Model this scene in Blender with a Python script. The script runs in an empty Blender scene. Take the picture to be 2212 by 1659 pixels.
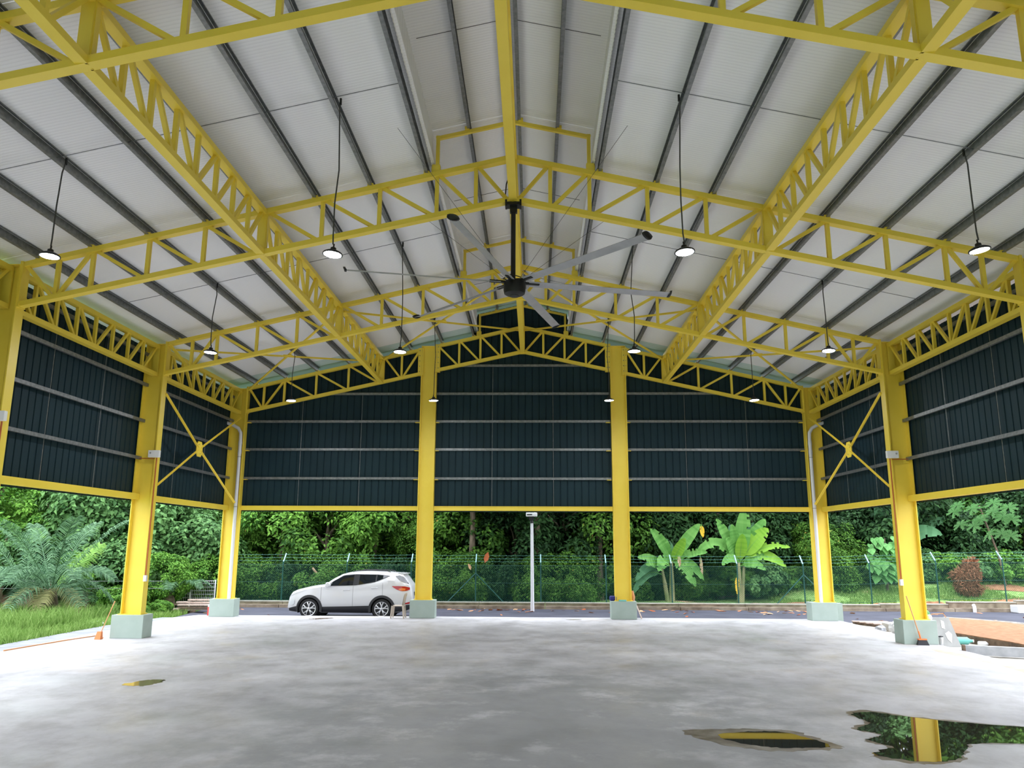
import bpy, math, random
import numpy as np
from mathutils import Vector, Matrix

R = random.Random(7)
NR = np.random.RandomState(11)
PI = math.pi
scene = bpy.context.scene
col = scene.collection

# ------------------------------------------------------------------ camera, sky, exposure
cam_d = bpy.data.cameras.new('camera')
cam = bpy.data.objects.new('camera', cam_d)
col.objects.link(cam)
cam_d.sensor_width = 36.0
cam_d.lens = 27.80
cam_d.clip_end = 400
YAW, PITCH, ROLL = -0.0287, 0.2022, 0.0042
fw = Vector((math.sin(YAW)*math.cos(PITCH), math.cos(YAW)*math.cos(PITCH), math.sin(PITCH)))
r0 = Vector((math.cos(YAW), -math.sin(YAW), 0)); u0 = r0.cross(fw)
rr = r0*math.cos(ROLL) + u0*math.sin(ROLL)
uu = u0*math.cos(ROLL) - r0*math.sin(ROLL)
M = Matrix((rr, uu, -fw)).transposed().to_4x4()
M.translation = Vector((0.4401, -28.67, 2.4622))
cam.matrix_world = M
scene.camera = cam

world = bpy.data.worlds.new('overcast_sky'); scene.world = world
world.use_nodes = True
nt = world.node_tree; nt.nodes.clear()
wo = nt.nodes.new('ShaderNodeOutputWorld'); bg = nt.nodes.new('ShaderNodeBackground')
tc = nt.nodes.new('ShaderNodeTexCoord'); sx = nt.nodes.new('ShaderNodeSeparateXYZ')
rmp = nt.nodes.new('ShaderNodeMapRange')
rmp.inputs[1].default_value = 0.0; rmp.inputs[2].default_value = 1.0
rmp.inputs[3].default_value = 0.45; rmp.inputs[4].default_value = 1.25     # overcast: zenith brighter than horizon
mx = nt.nodes.new('ShaderNodeMix'); mx.data_type = 'RGBA'; mx.blend_type = 'MULTIPLY'
mx.inputs[0].default_value = 1.0; mx.inputs[6].default_value = (0.91, 0.965, 1.06, 1)
nt.links.new(tc.outputs['Generated'], sx.inputs[0]); nt.links.new(sx.outputs[2], rmp.inputs[0])
nt.links.new(rmp.outputs[0], mx.inputs[7]); nt.links.new(mx.outputs[2], bg.inputs[0])
nt.links.new(bg.outputs[0], wo.inputs[0])
bg.inputs[1].default_value = 0.8

scene.view_settings.view_transform = 'Standard'
scene.view_settings.look = 'None'
scene.view_settings.gamma = 1.0
scene.view_settings.use_curve_mapping = False
scene.view_settings.exposure = 2.76

# ------------------------------------------------------------------ materials
def principled(name, color, rough=0.6, metal=0.0, spec=0.5):
    m = bpy.data.materials.new(name); m.use_nodes = True
    b = m.node_tree.nodes['Principled BSDF']
    b.inputs['Base Color'].default_value = (*color, 1)
    b.inputs['Roughness'].default_value = rough
    b.inputs['Metallic'].default_value = metal
    b.inputs['Specular IOR Level'].default_value = spec
    return m, m.node_tree, b

def noisy(name, c1, c2, scale=3.0, rough=0.6, metal=0.0, spec=0.5, detail=6.0, bump=0.0, bscale=None, lo=0.35, hi=0.65, stretch=None):
    m, t, b = principled(name, c1, rough, metal, spec)
    co = t.nodes.new('ShaderNodeTexCoord'); n = t.nodes.new('ShaderNodeTexNoise')
    n.inputs['Scale'].default_value = scale; n.inputs['Detail'].default_value = detail
    src = co.outputs['Object']
    if stretch:
        mp = t.nodes.new('ShaderNodeMapping'); mp.inputs['Scale'].default_value = stretch
        t.links.new(src, mp.inputs[0]); src = mp.outputs[0]
    t.links.new(src, n.inputs[0])
    cr = t.nodes.new('ShaderNodeValToRGB')
    cr.color_ramp.elements[0].position = lo; cr.color_ramp.elements[1].position = hi
    cr.color_ramp.elements[0].color = (*c1, 1); cr.color_ramp.elements[1].color = (*c2, 1)
    t.links.new(n.outputs['Fac'], cr.inputs[0]); t.links.new(cr.outputs[0], b.inputs['Base Color'])
    if bump:
        n2 = t.nodes.new('ShaderNodeTexNoise'); n2.inputs['Scale'].default_value = bscale or scale*4
        n2.inputs['Detail'].default_value = 4
        t.links.new(src, n2.inputs[0])
        bp = t.nodes.new('ShaderNodeBump'); bp.inputs['Strength'].default_value = bump; bp.inputs['Distance'].default_value = 0.02
        t.links.new(n2.outputs['Fac'], bp.inputs['Height']); t.links.new(bp.outputs[0], b.inputs['Normal'])
    return m

def leafmat(name, c1, c2, rough=0.45, trans=0.25, c3=None):
    m, t, b = principled(name, c1, rough+.15, 0, 0.12)
    a = t.nodes.new('ShaderNodeAttribute'); a.attribute_name = 'rnd'
    cr = t.nodes.new('ShaderNodeValToRGB')
    cr.color_ramp.elements[0].color = (*c1, 1); cr.color_ramp.elements[1].color = (*c2, 1)
    if c3:
        cr.color_ramp.elements[1].position = 0.95
        e = cr.color_ramp.elements.new(0.985); e.color = (*c3, 1)
    t.links.new(a.outputs['Fac'], cr.inputs[0]); t.links.new(cr.outputs[0], b.inputs['Base Color'])
    tr = t.nodes.new('ShaderNodeBsdfTranslucent'); mxs = t.nodes.new('ShaderNodeMixShader')
    mxs.inputs[0].default_value = trans
    t.links.new(cr.outputs[0], tr.inputs[0])
    out = t.nodes['Material Output']
    t.links.new(b.outputs[0], mxs.inputs[1]); t.links.new(tr.outputs[0], mxs.inputs[2]); t.links.new(mxs.outputs[0], out.inputs[0])
    return m

MT = {}
MT['yellow'] = noisy('yellow_paint', (0.87, 0.655, 0.065), (0.90, 0.685, 0.08), 2.0, 0.42)
MT['galv'] = noisy('galvanised_steel', (0.17, 0.18, 0.185), (0.26, 0.27, 0.275), 12.0, 0.45, 0.55)
MT['sheet'] = noisy('dark_green_sheet', (0.0085, 0.026, 0.035), (0.011, 0.032, 0.042), 0.6, 0.6, 0.0, 0.2)
MT['pedestal'] = noisy('pale_green_plinth_paint', (0.325, 0.40, 0.35), (0.36, 0.435, 0.385), 3.0, 0.6)
MT['black'], _, _ = principled('black_metal', (0.003, 0.003, 0.0035), 0.5)
MT['blade'] = noisy('grey_fan_aluminium', (0.36, 0.36, 0.38), (0.42, 0.42, 0.44), 4.0, 0.4, 0.3)
MT['lens'], _, _b = principled('white_lamp_lens', (0.85, 0.85, 0.85), 0.35)
_b.inputs['Emission Color'].default_value = (0.94, 0.98, 1.06, 1); _b.inputs['Emission Strength'].default_value = 62.0   # the pendant lamps are on
MT['cord'], _, _ = principled('dark_lamp_cord', (0.05, 0.05, 0.05), 0.6)
MT['pvc'], _, _ = principled('white_pvc', (0.74, 0.74, 0.76), 0.35)
MT['white'], _, _ = principled('white_plastic', (0.78, 0.78, 0.77), 0.4)
MT['conduit'], _, _ = principled('orange_conduit', (0.45, 0.10, 0.02), 0.5)
MT['fence'], _, _ = principled('green_fence_coating', (0.010, 0.085, 0.062), 0.45)
MT['fence_post'], _, _ = principled('dark_green_post', (0.012, 0.085, 0.068), 0.45)
MT['fence_arm'], _, _ = principled('pale_post_arm', (0.25, 0.45, 0.48), 0.45)
MT['wire'], _, _ = principled('pale_green_wire', (0.10, 0.30, 0.25), 0.5)
MT['pinkstain'] = noisy('pale_soil_stain', (0.46, 0.33, 0.24), (0.54, 0.44, 0.36), 3.0, 0.8)
MT['asphalt'] = noisy('asphalt', (0.042, 0.043, 0.062), (0.064, 0.065, 0.090), 1.2, 0.8, bump=0.3, bscale=60)
MT['kerb'] = noisy('weathered_kerb_concrete', (0.15, 0.11, 0.075), (0.32, 0.26, 0.19), 2.2, 0.9, bump=0.3, bscale=25)
MT['kerbtop'] = noisy('pale_kerb_concrete', (0.36, 0.33, 0.28), (0.50, 0.47, 0.42), 3.0, 0.9)
MT['drain'] = noisy('grey_drain_concrete', (0.20, 0.21, 0.225), (0.28, 0.29, 0.305), 2.0, 0.85)
MT['soil'] = noisy('orange_soil', (0.25, 0.115, 0.05), (0.35, 0.18, 0.09), 6.0, 0.95, bump=0.6, bscale=14)
MT['timber'] = noisy('weathered_timber', (0.42, 0.30, 0.24), (0.60, 0.48, 0.42), 4.0, 0.85, stretch=(1, 9, 9))
MT['darkwood'] = noisy('dark_timber', (0.10, 0.07, 0.05), (0.22, 0.15, 0.10), 5.0, 0.85)
MT['grey'] = noisy('grey_board', (0.30, 0.30, 0.29), (0.36, 0.36, 0.35), 4.0, 0.6)
MT['concrete'] = noisy('concrete_block', (0.34, 0.35, 0.37), (0.46, 0.47, 0.49), 4.0, 0.9)
MT['red'], _, _ = principled('red_paint', (0.62, 0.06, 0.05), 0.5)
MT['orange'], _, _ = principled('orange_plastic', (0.72, 0.20, 0.05), 0.5)
MT['rope'], _, _ = principled('orange_rope', (0.62, 0.30, 0.14), 0.8)
MT['blue'], _, _ = principled('dark_blue_cloth', (0.02, 0.02, 0.16), 0.8)
MT['teal'], _, _ = principled('teal_plastic', (0.16, 0.52, 0.46), 0.4)
MT['bluebottle'], _, _ = principled('blue_plastic', (0.06, 0.13, 0.55), 0.4)
MT['greenplastic'], _, _ = principled('green_plastic', (0.05, 0.22, 0.05), 0.4)
MT['chair'] = noisy('beige_chair_plastic', (0.42, 0.35, 0.28), (0.50, 0.42, 0.34), 3.0, 0.45)
MT['carpaint'], _, _b = principled('white_car_paint', (0.66, 0.66, 0.68), 0.25)
_b.inputs['Coat Weight'].default_value = 0.6; _b.inputs['Coat Roughness'].default_value = 0.03
MT['carglass'], _, _ = principled('dark_car_glass', (0.008, 0.010, 0.011), 0.04, 0, 0.6)
MT['cladding'], _, _ = principled('charcoal_cladding', (0.022, 0.022, 0.026), 0.55)
MT['tyre'], _, _ = principled('black_tyre', (0.012, 0.012, 0.013), 0.75)
MT['rim'], _, _ = principled('silver_rim', (0.62, 0.62, 0.63), 0.28, 0.8)
MT['redlamp'], _, _ = principled('red_tail_lens', (0.42, 0.012, 0.012), 0.12)
MT['amber'], _, _ = principled('amber_lens', (0.75, 0.20, 0.05), 0.15)
MT['headlamp'], _, _ = principled('clear_headlamp', (0.62, 0.65, 0.68), 0.1)
MT['seam'], _, _ = principled('panel_gap', (0.25, 0.25, 0.26), 0.7)
MT['bark'] = noisy('bark', (0.10, 0.075, 0.05), (0.22, 0.17, 0.12), 6.0, 0.95, bump=0.6)
MT['stem'] = noisy('banana_stem', (0.16, 0.20, 0.07), (0.34, 0.30, 0.16), 5.0, 0.7, stretch=(1, 1, .3))
MT['deadleaf'] = noisy('dead_leaf_brown', (0.36, 0.22, 0.12), (0.56, 0.42, 0.28), 8.0, 0.9)
MT['redsoil_bush'] = leafmat('dry_orange_thatch', (0.24, 0.09, 0.045), (0.48, 0.25, 0.14), 0.9, 0.1)
MT['leaf'] = leafmat('leaf_mid_green', (0.025, 0.08, 0.015), (0.15, 0.32, 0.045), c3=(0.40, 0.30, 0.06))
MT['leaf_bright'] = leafmat('leaf_fresh_green', (0.04, 0.14, 0.02), (0.23, 0.46, 0.07))
MT['leaf_blue'] = leafmat('leaf_blue_green', (0.04, 0.115, 0.035), (0.19, 0.37, 0.12))
MT['leaf_dark'] = leafmat('leaf_dark_green', (0.008, 0.03, 0.010), (0.05, 0.125, 0.035))
MT['palm'] = leafmat('palm_green', (0.03, 0.085, 0.04), (0.16, 0.29, 0.15))
MT['palm_dry'] = leafmat('palm_yellowing', (0.20, 0.22, 0.08), (0.42, 0.40, 0.18))
MT['palm_fresh'] = leafmat('palm_fresh', (0.10, 0.24, 0.04), (0.26, 0.44, 0.10))
MT['banana'] = leafmat('banana_leaf', (0.08, 0.25, 0.045), (0.19, 0.42, 0.10), 0.35, 0.28)
MT['banana_lime'] = leafmat('banana_leaf_young', (0.20, 0.44, 0.045), (0.30, 0.54, 0.07), 0.35, 0.35)
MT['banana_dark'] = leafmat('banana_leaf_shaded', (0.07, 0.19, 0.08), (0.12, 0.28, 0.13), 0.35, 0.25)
MT['banana_yellow'] = leafmat('banana_leaf_yellow', (0.70, 0.42, 0.03), (0.80, 0.50, 0.05), 0.45, 0.2)
MT['papaya'] = leafmat('papaya_leaf', (0.10, 0.26, 0.09), (0.20, 0.40, 0.16), 0.45, 0.25)
MT['heart'] = leafmat('heart_leaf', (0.09, 0.27, 0.07), (0.18, 0.42, 0.13), 0.4, 0.3)
MT['grass'] = leafmat('grass_blades', (0.13, 0.25, 0.045), (0.32, 0.47, 0.14), 0.6, 0.3)
MT['litter'] = leafmat('fallen_leaf', (0.40, 0.12, 0.05), (0.62, 0.38, 0.22), 0.8, 0.1)

# water
MT['water'], _t, _b = principled('puddle_water', (0.030, 0.028, 0.020), 0.015, 0, 0.5)
_b.inputs['IOR'].default_value = 1.6
MT['wetstain'] = noisy('wet_brown_stain', (0.085, 0.06, 0.04), (0.22, 0.19, 0.155), 5.0, 0.35)
MT['mudwater'], _t, _b = principled('shallow_muddy_water', (0.23, 0.155, 0.09), 0.08, 0, 0.5)

# roof lining: pale foil with fine rib lines that run up the slope
def roof_lining(name, c, pitch=0.075):
    m, t, b = principled(name, c, 0.42, 0.0, 0.5)
    co = t.nodes.new('ShaderNodeTexCoord'); w = t.nodes.new('ShaderNodeTexWave')
    w.wave_type = 'BANDS'; w.bands_direction = 'Y'; w.inputs['Scale'].default_value = 0.314/pitch
    w.inputs['Distortion'].default_value = 0.6; w.inputs['Detail'].default_value = 1
    t.links.new(co.outputs['Object'], w.inputs[0])
    n = t.nodes.new('ShaderNodeTexNoise'); n.inputs['Scale'].default_value = 0.8; n.inputs['Detail'].default_value = 3
    t.links.new(co.outputs['Object'], n.inputs[0])
    bp = t.nodes.new('ShaderNodeBump'); bp.inputs['Strength'].default_value = 0.22; bp.inputs['Distance'].default_value = 0.012
    t.links.new(w.outputs['Fac'], bp.inputs['Height'])
    bp2 = t.nodes.new('ShaderNodeBump'); bp2.inputs['Strength'].default_value = 0.25; bp2.inputs['Distance'].default_value = 0.08
    t.links.new(n.outputs['Fac'], bp2.inputs['Height']); t.links.new(bp.outputs[0], bp2.inputs['Normal'])
    t.links.new(bp2.outputs[0], b.inputs['Normal'])
    cr = t.nodes.new('ShaderNodeValToRGB')
    cr.color_ramp.elements[0].position = 0.0; cr.color_ramp.elements[1].position = 0.35
    cr.color_ramp.elements[0].color = (c[0]*.92, c[1]*.92, c[2]*.92, 1); cr.color_ramp.elements[1].color = (*c, 1)
    t.links.new(w.outputs['Fac'], cr.inputs[0]); t.links.new(cr.outputs[0], b.inputs['Base Color'])
    return m
MT['lining'] = roof_lining('white_roof_lining', (0.91, 0.91, 0.915))
MT['roofgreen'] = roof_lining('pale_green_roof_sheet', (0.55, 0.68, 0.66), 0.25)

def floor_mat():
    m, t, b = principled('poured_concrete', (0.4, 0.4, 0.4), 0.55)
    L = t.links.new
    co = t.nodes.new('ShaderNodeTexCoord').outputs['Object']
    def noise(s, d, rough=.55, st=None):
        n = t.nodes.new('ShaderNodeTexNoise'); n.inputs['Scale'].default_value = s; n.inputs['Detail'].default_value = d
        n.inputs['Roughness'].default_value = rough
        if st:
            mp = t.nodes.new('ShaderNodeMapping'); mp.inputs['Scale'].default_value = st; L(co, mp.inputs[0]); L(mp.outputs[0], n.inputs[0])
        else: L(co, n.inputs[0])
        return n.outputs['Fac']
    def ramp(f, a, c, p0, p1):
        cr = t.nodes.new('ShaderNodeValToRGB'); cr.color_ramp.elements[0].position = p0; cr.color_ramp.elements[1].position = p1
        cr.color_ramp.elements[0].color = (*a, 1); cr.color_ramp.elements[1].color = (*c, 1); L(f, cr.inputs[0]); return cr.outputs[0]
    def mix(mode, fac, A, Bc):
        x = t.nodes.new('ShaderNodeMix'); x.data_type = 'RGBA'; x.blend_type = mode
        if isinstance(fac, float): x.inputs[0].default_value = fac
        else: L(fac, x.inputs[0])
        L(A, x.inputs[6]) if not isinstance(A, tuple) else setattr(x.inputs[6], 'default_value', A)
        L(Bc, x.inputs[7]) if not isinstance(Bc, tuple) else setattr(x.inputs[7], 'default_value', Bc)
        return x.outputs[2]
    base = ramp(noise(0.28, 7, .66), (0.39, 0.38, 0.395), (0.585, 0.575, 0.59), .36, .64)
    stain = ramp(noise(1.6, 8, .68, (1, .7, 1)), (0.80, 0.79, 0.77), (1.05, 1.05, 1.05), .36, .56)
    c = mix('MULTIPLY', 1.0, base, stain)
    brown = ramp(noise(0.55, 6, .6), (0, 0, 0), (1, 1, 1), .60, .72)
    c = mix('MIX', mix('MULTIPLY', 1.0, brown, (.35, .35, .35, 1)), c, (0.46, 0.37, 0.28, 1))
    speck = ramp(noise(9, 2, .5), (0, 0, 0), (1, 1, 1), .77, .80)
    c = mix('MIX', mix('MULTIPLY', 1.0, speck, (.5, .5, .5, 1)), c, (0.16, 0.14, 0.13, 1))
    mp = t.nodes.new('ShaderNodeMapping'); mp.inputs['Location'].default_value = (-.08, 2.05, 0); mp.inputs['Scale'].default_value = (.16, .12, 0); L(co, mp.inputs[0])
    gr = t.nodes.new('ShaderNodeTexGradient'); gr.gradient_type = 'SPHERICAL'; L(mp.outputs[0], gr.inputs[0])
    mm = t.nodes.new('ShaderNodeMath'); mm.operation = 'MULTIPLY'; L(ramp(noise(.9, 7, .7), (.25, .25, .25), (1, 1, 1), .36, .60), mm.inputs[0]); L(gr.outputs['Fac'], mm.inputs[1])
    c = mix('MIX', ramp(mm.outputs[0], (0, 0, 0), (.75, .75, .75), .02, .42), c, (0.20, 0.205, 0.205, 1))      # damp-looking stain plus dim foreground shade, painted together into the slab colour
    L(c, b.inputs['Base Color'])
    rg = ramp(noise(0.7, 5), (0.38, 0.38, 0.38), (0.65, 0.65, 0.65), .35, .65); L(rg, b.inputs['Roughness'])
    bp = t.nodes.new('ShaderNodeBump'); bp.inputs['Strength'].default_value = .12; bp.inputs['Distance'].default_value = .01
    L(noise(14, 5), bp.inputs['Height']); L(bp.outputs[0], b.inputs['Normal'])
    return m
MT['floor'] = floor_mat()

def ground_mat():
    m, t, b = principled('grass_and_soil', (0.1, 0.2, 0.05), 0.95)
    L = t.links.new
    co = t.nodes.new('ShaderNodeTexCoord').outputs['Object']
    n = t.nodes.new('ShaderNodeTexNoise'); n.inputs['Scale'].default_value = .45; n.inputs['Detail'].default_value = 6; L(co, n.inputs[0])
    n2 = t.nodes.new('ShaderNodeTexNoise'); n2.inputs['Scale'].default_value = 7; n2.inputs['Detail'].default_value = 5; L(co, n2.inputs[0])
    g = t.nodes.new('ShaderNodeValToRGB'); g.color_ramp.elements[0].position = .35; g.color_ramp.elements[1].position = .65
    g.color_ramp.elements[0].color = (.10, .22, .035, 1); g.color_ramp.elements[1].color = (.28, .42, .12, 1); L(n2.outputs['Fac'], g.inputs[0])
    s = t.nodes.new('ShaderNodeValToRGB'); s.color_ramp.elements[0].position = .3; s.color_ramp.elements[1].position = .7
    s.color_ramp.elements[0].color = (.42, .25, .13, 1); s.color_ramp.elements[1].color = (.62, .44, .27, 1); L(n2.outputs['Fac'], s.inputs[0])
    f = t.nodes.new('ShaderNodeValToRGB'); f.color_ramp.elements[0].position = .58; f.color_ramp.elements[1].position = .64; L(n.outputs['Fac'], f.inputs[0])
    x = t.nodes.new('ShaderNodeMix'); x.data_type = 'RGBA'; L(f.outputs[0], x.inputs[0]); L(g.outputs[0], x.inputs[6]); L(s.outputs[0], x.inputs[7])
    L(x.outputs[2], b.inputs['Base Color'])
    return m
MT['ground'] = ground_mat()

# ------------------------------------------------------------------ mesh helpers
class MB:
    def __init__(self): self.v = []; self.f = []; self.smooth = False
    def add(self, vs, fs):
        n = len(self.v); self.v += [tuple(x) for x in vs]; self.f += [tuple(i+n for i in q) for q in fs]; return self
    def box(self, x0, x1, y0, y1, z0, z1):
        v = [(x0,y0,z0),(x1,y0,z0),(x1,y1,z0),(x0,y1,z0),(x0,y0,z1),(x1,y0,z1),(x1,y1,z1),(x0,y1,z1)]
        return self.add(v, [(0,3,2,1),(4,5,6,7),(0,1,5,4),(1,2,6,5),(2,3,7,6),(3,0,4,7)])
    def bar(self, p, q, w, h, up=(0,0,1)):
        p = Vector(p); q = Vector(q); d = (q-p).normalized(); up = Vector(up)
        s = d.cross(up)
        if s.length < 1e-4: s = d.cross(Vector((0,1,0)))
        s.normalize(); t = s.cross(d)
        s *= w/2; t *= h/2
        v = [p-s-t, p+s-t, p+s+t, p-s+t, q-s-t, q+s-t, q+s+t, q-s+t]
        return self.add(v, [(0,1,2,3),(7,6,5,4),(0,4,5,1),(1,5,6,2),(2,6,7,3),(3,7,4,0)])
    def tube(self, pts, r, n=8, caps=True):
        pts = [Vector(p) for p in pts]; rs = r if isinstance(r, (list, tuple)) else [r]*len(pts)
        b = len(self.v); prev = None
        for i, p in enumerate(pts):
            d = (pts[min(i+1, len(pts)-1)] - pts[max(i-1, 0)]).normalized()
            if prev is None:
                s = d.cross(Vector((0,0,1)))
                if s.length < 1e-3: s = d.cross(Vector((0,1,0)))
            else: s = prev - d*prev.dot(d)
            s.normalize(); prev = s; t = d.cross(s)
            for k in range(n):
                a = 2*PI*k/n; self.v.append(tuple(p + (s*math.cos(a) + t*math.sin(a))*rs[i]))
        for i in range(len(pts)-1):
            for k in range(n):
                k2 = (k+1) % n; self.f.append((b+i*n+k, b+i*n+k2, b+(i+1)*n+k2, b+(i+1)*n+k))
        if caps:
            self.f.append(tuple(b+k for k in reversed(range(n)))); e = b+(len(pts)-1)*n
            self.f.append(tuple(e+k for k in range(n)))
        self.smooth = True
        return self
    def lathe(self, prof, n=24, c=(0,0,0), axis='z'):
        b = len(self.v)
        for (r, z) in prof:
            for k in range(n):
                a = 2*PI*k/n; x, y = r*math.cos(a), r*math.sin(a)
                q = (x, y, z) if axis == 'z' else (x, z, y)
                self.v.append((c[0]+q[0], c[1]+q[1], c[2]+q[2]))
        for i in range(len(prof)-1):
            for k in range(n):
                k2 = (k+1) % n; self.f.append((b+i*n+k, b+i*n+k2, b+(i+1)*n+k2, b+(i+1)*n+k))
        self.f.append(tuple(b+k for k in reversed(range(n)))); e = b+(len(prof)-1)*n; self.f.append(tuple(e+k for k in range(n)))
        self.smooth = True
        return self
    def prism(self, poly, z0, z1):
        n = len(poly)
        self.add([(x,y,z0) for x,y in poly]+[(x,y,z1) for x,y in poly],
                 [tuple(reversed(range(n))), tuple(range(n,2*n))]+[(i,(i+1)%n,n+(i+1)%n,n+i) for i in range(n)])
        return self

def mesh(name, mb, mat):
    me = bpy.data.meshes.new(name); me.from_pydata([tuple(v) for v in mb.v], [], mb.f); me.update()
    me.materials.append(MT[mat] if isinstance(mat, str) else mat)
    if mb.smooth:
        me.polygons.foreach_set('use_smooth', [True]*len(me.polygons)); me.set_sharp_from_angle(angle=math.radians(40))
    return me

def link(name, me, parent=None, loc=None):
    o = bpy.data.objects.new(name, me); col.objects.link(o)
    if parent is not None: o.parent = parent
    if loc is not None: o.location = loc
    return o

def wloc(o):
    v = Vector((0,0,0))
    while o is not None: v += Vector(o.location); o = o.parent
    return v

def obj(name, mb, mat, parent=None, kind=None):
    """mesh in world coordinates; shifted so that it sits under its parent's origin"""
    if parent is not None:
        off = wloc(parent)
        mb.v = [(v[0]-off[0], v[1]-off[1], v[2]-off[2]) for v in mb.v]
    o = link(name, mesh(name, mb, mat), parent)
    if kind: o['kind'] = kind
    return o

def thing(name, label, cat, loc=(0,0,0), group=None, kind=None):
    o = bpy.data.objects.new(name, None); col.objects.link(o); o.location = loc; o.empty_display_size = .2
    if kind: o['kind'] = kind
    else:
        o['label'] = label; o['category'] = cat
        if group: o['group'] = group
    return o

def tag(o, label, cat, group=None, kind=None):
    o['label'] = label; o['category'] = cat
    if group: o['group'] = group
    if kind: o['kind'] = kind
    return o

def structure(name, mb=None, mat=None):
    o = obj(name, mb, mat) if mb is not None else bpy.data.objects.new(name, None)
    if mb is None: col.objects.link(o)
    o['kind'] = 'structure'; return o

# ------------------------------------------------------------------ the shed: dimensions
B = 6.6122                     # bay length
S = 0.2283                     # roof slope
XW = 10.5                      # column line
def ztop(x): return 10.566 - S*abs(x)              # top face of top chord
def zbot(x): return 7.259 + 0.2205*(10.24-abs(x))  # underside of bottom chord
YEND = -6*B
PH = 0.604

# floor
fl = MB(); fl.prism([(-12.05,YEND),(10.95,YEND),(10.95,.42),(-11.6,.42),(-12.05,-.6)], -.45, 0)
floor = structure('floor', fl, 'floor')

# ground, road, kerbs
def sm(a, b, x):
    t = min(1, max(0, (x-a)/(b-a))); return t*t*(3-2*t)
def gh(x, y):
    z = -0.32
    back = sm(7.4, 8.2, y)
    z += back*(0.28 + 0.35*sm(9,13,y)*sm(8,15,x) + 0.5*sm(8.0,10.5,y)*sm(11,14,x) + .18*sm(14,21,x))
    z += 3.6*sm(13, 26, y) + 3.0*sm(22, 36, -x) + 3.2*sm(25, 38, x)*sm(-2, 6, y)
    z += 0.05*math.sin(1.7*x+.6*y)*math.cos(1.3*y-.4*x)*(1 if (x < -13.6 or y > 8) else 0)
    if x < -13.3 and y < 6.5: z += .10 - .12*sm(-4, 4, y)
    return z
gm = MB(); nx, ny = 150, 150
xs = [-60+ 120*i/nx for i in range(nx+1)]; ys = [-60 + 110*j/ny for j in range(ny+1)]
for y in ys:
    for x in xs: gm.v.append((x, y, gh(x, y)))
for j in range(ny):
    for i in range(nx): gm.f.append((j*(nx+1)+i, j*(nx+1)+i+1, (j+1)*(nx+1)+i+1, (j+1)*(nx+1)+i))
gm.smooth = True
ground = structure('ground', gm, 'ground')
rd = MB(); rd.prism([(-12.9,.45),(13.2,.45),(14.4,.2),(16.1,-2.2),(16.6,-30),(45,-30),(45,6.72),(-13.6,6.72)], -.36, -.2)
road = structure('road', rd, 'asphalt')
ap = MB(); ap.prism([(11.0,YEND),(16.6,YEND),(16.4,-9),(12.6,-9),(12.6,-3.0),(13.2,.4),(11.0,.4)], -.36, -.12)
structure('paving_side', ap, 'kerbtop')
dr = MB(); dr.prism([(-13.35,YEND),(-12.1,YEND),(-12.1,-.6),(-11.7,.42),(-12.9,.42),(-13.35,-2.5)], -.40, -.09)
structure('drain_strip', dr, 'drain')
kb = structure('kerb')
for i in range(14):            # kerb stones along the far edge of the road
    x0 = -13.6 + i*2.9
    k = MB(); k.box(x0+.012, x0+2.888, 6.68, 6.86, -.4, -.07 + .04*sm(14,22,x0)); obj('kerb_stone', k, 'kerb', kb)
    k = MB(); k.box(x0+.008, x0+2.892, 7.22, 7.44, -.4, .015 + .22*sm(13,22,x0)); obj('kerb_wall', k, 'kerb', kb)
    k = MB(); k.box(x0+.008, x0+2.892, 7.20, 7.46, .015+ .22*sm(13,22,x0), .05 + .22*sm(13,22,x0)); obj('kerb_cap', k, 'kerbtop', kb)

# roof
ceil = structure('ceiling')
def slab(x0, x1, y0, y1, off, th=.035, zf=ztop):
    m = MB(); a, b = zf(x0)+off, zf(x1)+off
    v = [(x0,y0,a),(x1,y0,b),(x1,y1,b),(x0,y1,a)]
    m.add(v+[(p[0],p[1],p[2]+th) for p in v], [(3,2,1,0),(4,5,6,7),(0,1,5,4),(1,2,6,5),(2,3,7,6),(3,0,4,7)])
    return m
def zmon(x): return 11.40 - S*abs(x)
PUR = 0.20
for sgn in (-1, 1):            # ribbed upstand that closes the sides of the raised ridge roof
    for k in range(6):
        y = -k*B - B; m = MB(); x0 = sgn*1.70; n = 0
        prof = []
        while n*.11 < B+(.9 if k == 0 else 0): prof += [(y+n*.11, 0), (y+n*.11+.055, .012)]; n += 1
        for q, d in prof: m.v += [(x0+sgn*d, q, ztop(1.7)+.12), (x0+sgn*(d+.03), q, zmon(1.7)+.172)]
        for i in range(len(prof)-1): m.f.append((2*i,2*i+2,2*i+3,2*i+1))
        obj('monitor_upstand', m, 'lining', ceil)
for sgn in (-1, 1):
    for k in range(6):         # lining laid bay by bay
        y1 = -k*B - (0.75 if k == 0 else 0); y0 = -(k+1)*B
        obj('roof_lining', slab(1.66*sgn, 11.35*sgn, y0+.004, y1-.004, PUR), 'lining', ceil)
        obj('monitor_lining', slab(0.0, 2.6*sgn, y0+.004, y1-.004, PUR*.8, zf=zmon), 'lining', ceil)
    obj('roof_sheet', slab(1.66*sgn, 11.35*sgn, -.75, .9, PUR), 'roofgreen', ceil)
    obj('monitor_sheet', slab(0, 2.6*sgn, -.75, .9, PUR*.8, zf=zmon), 'roofgreen', ceil)
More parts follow.
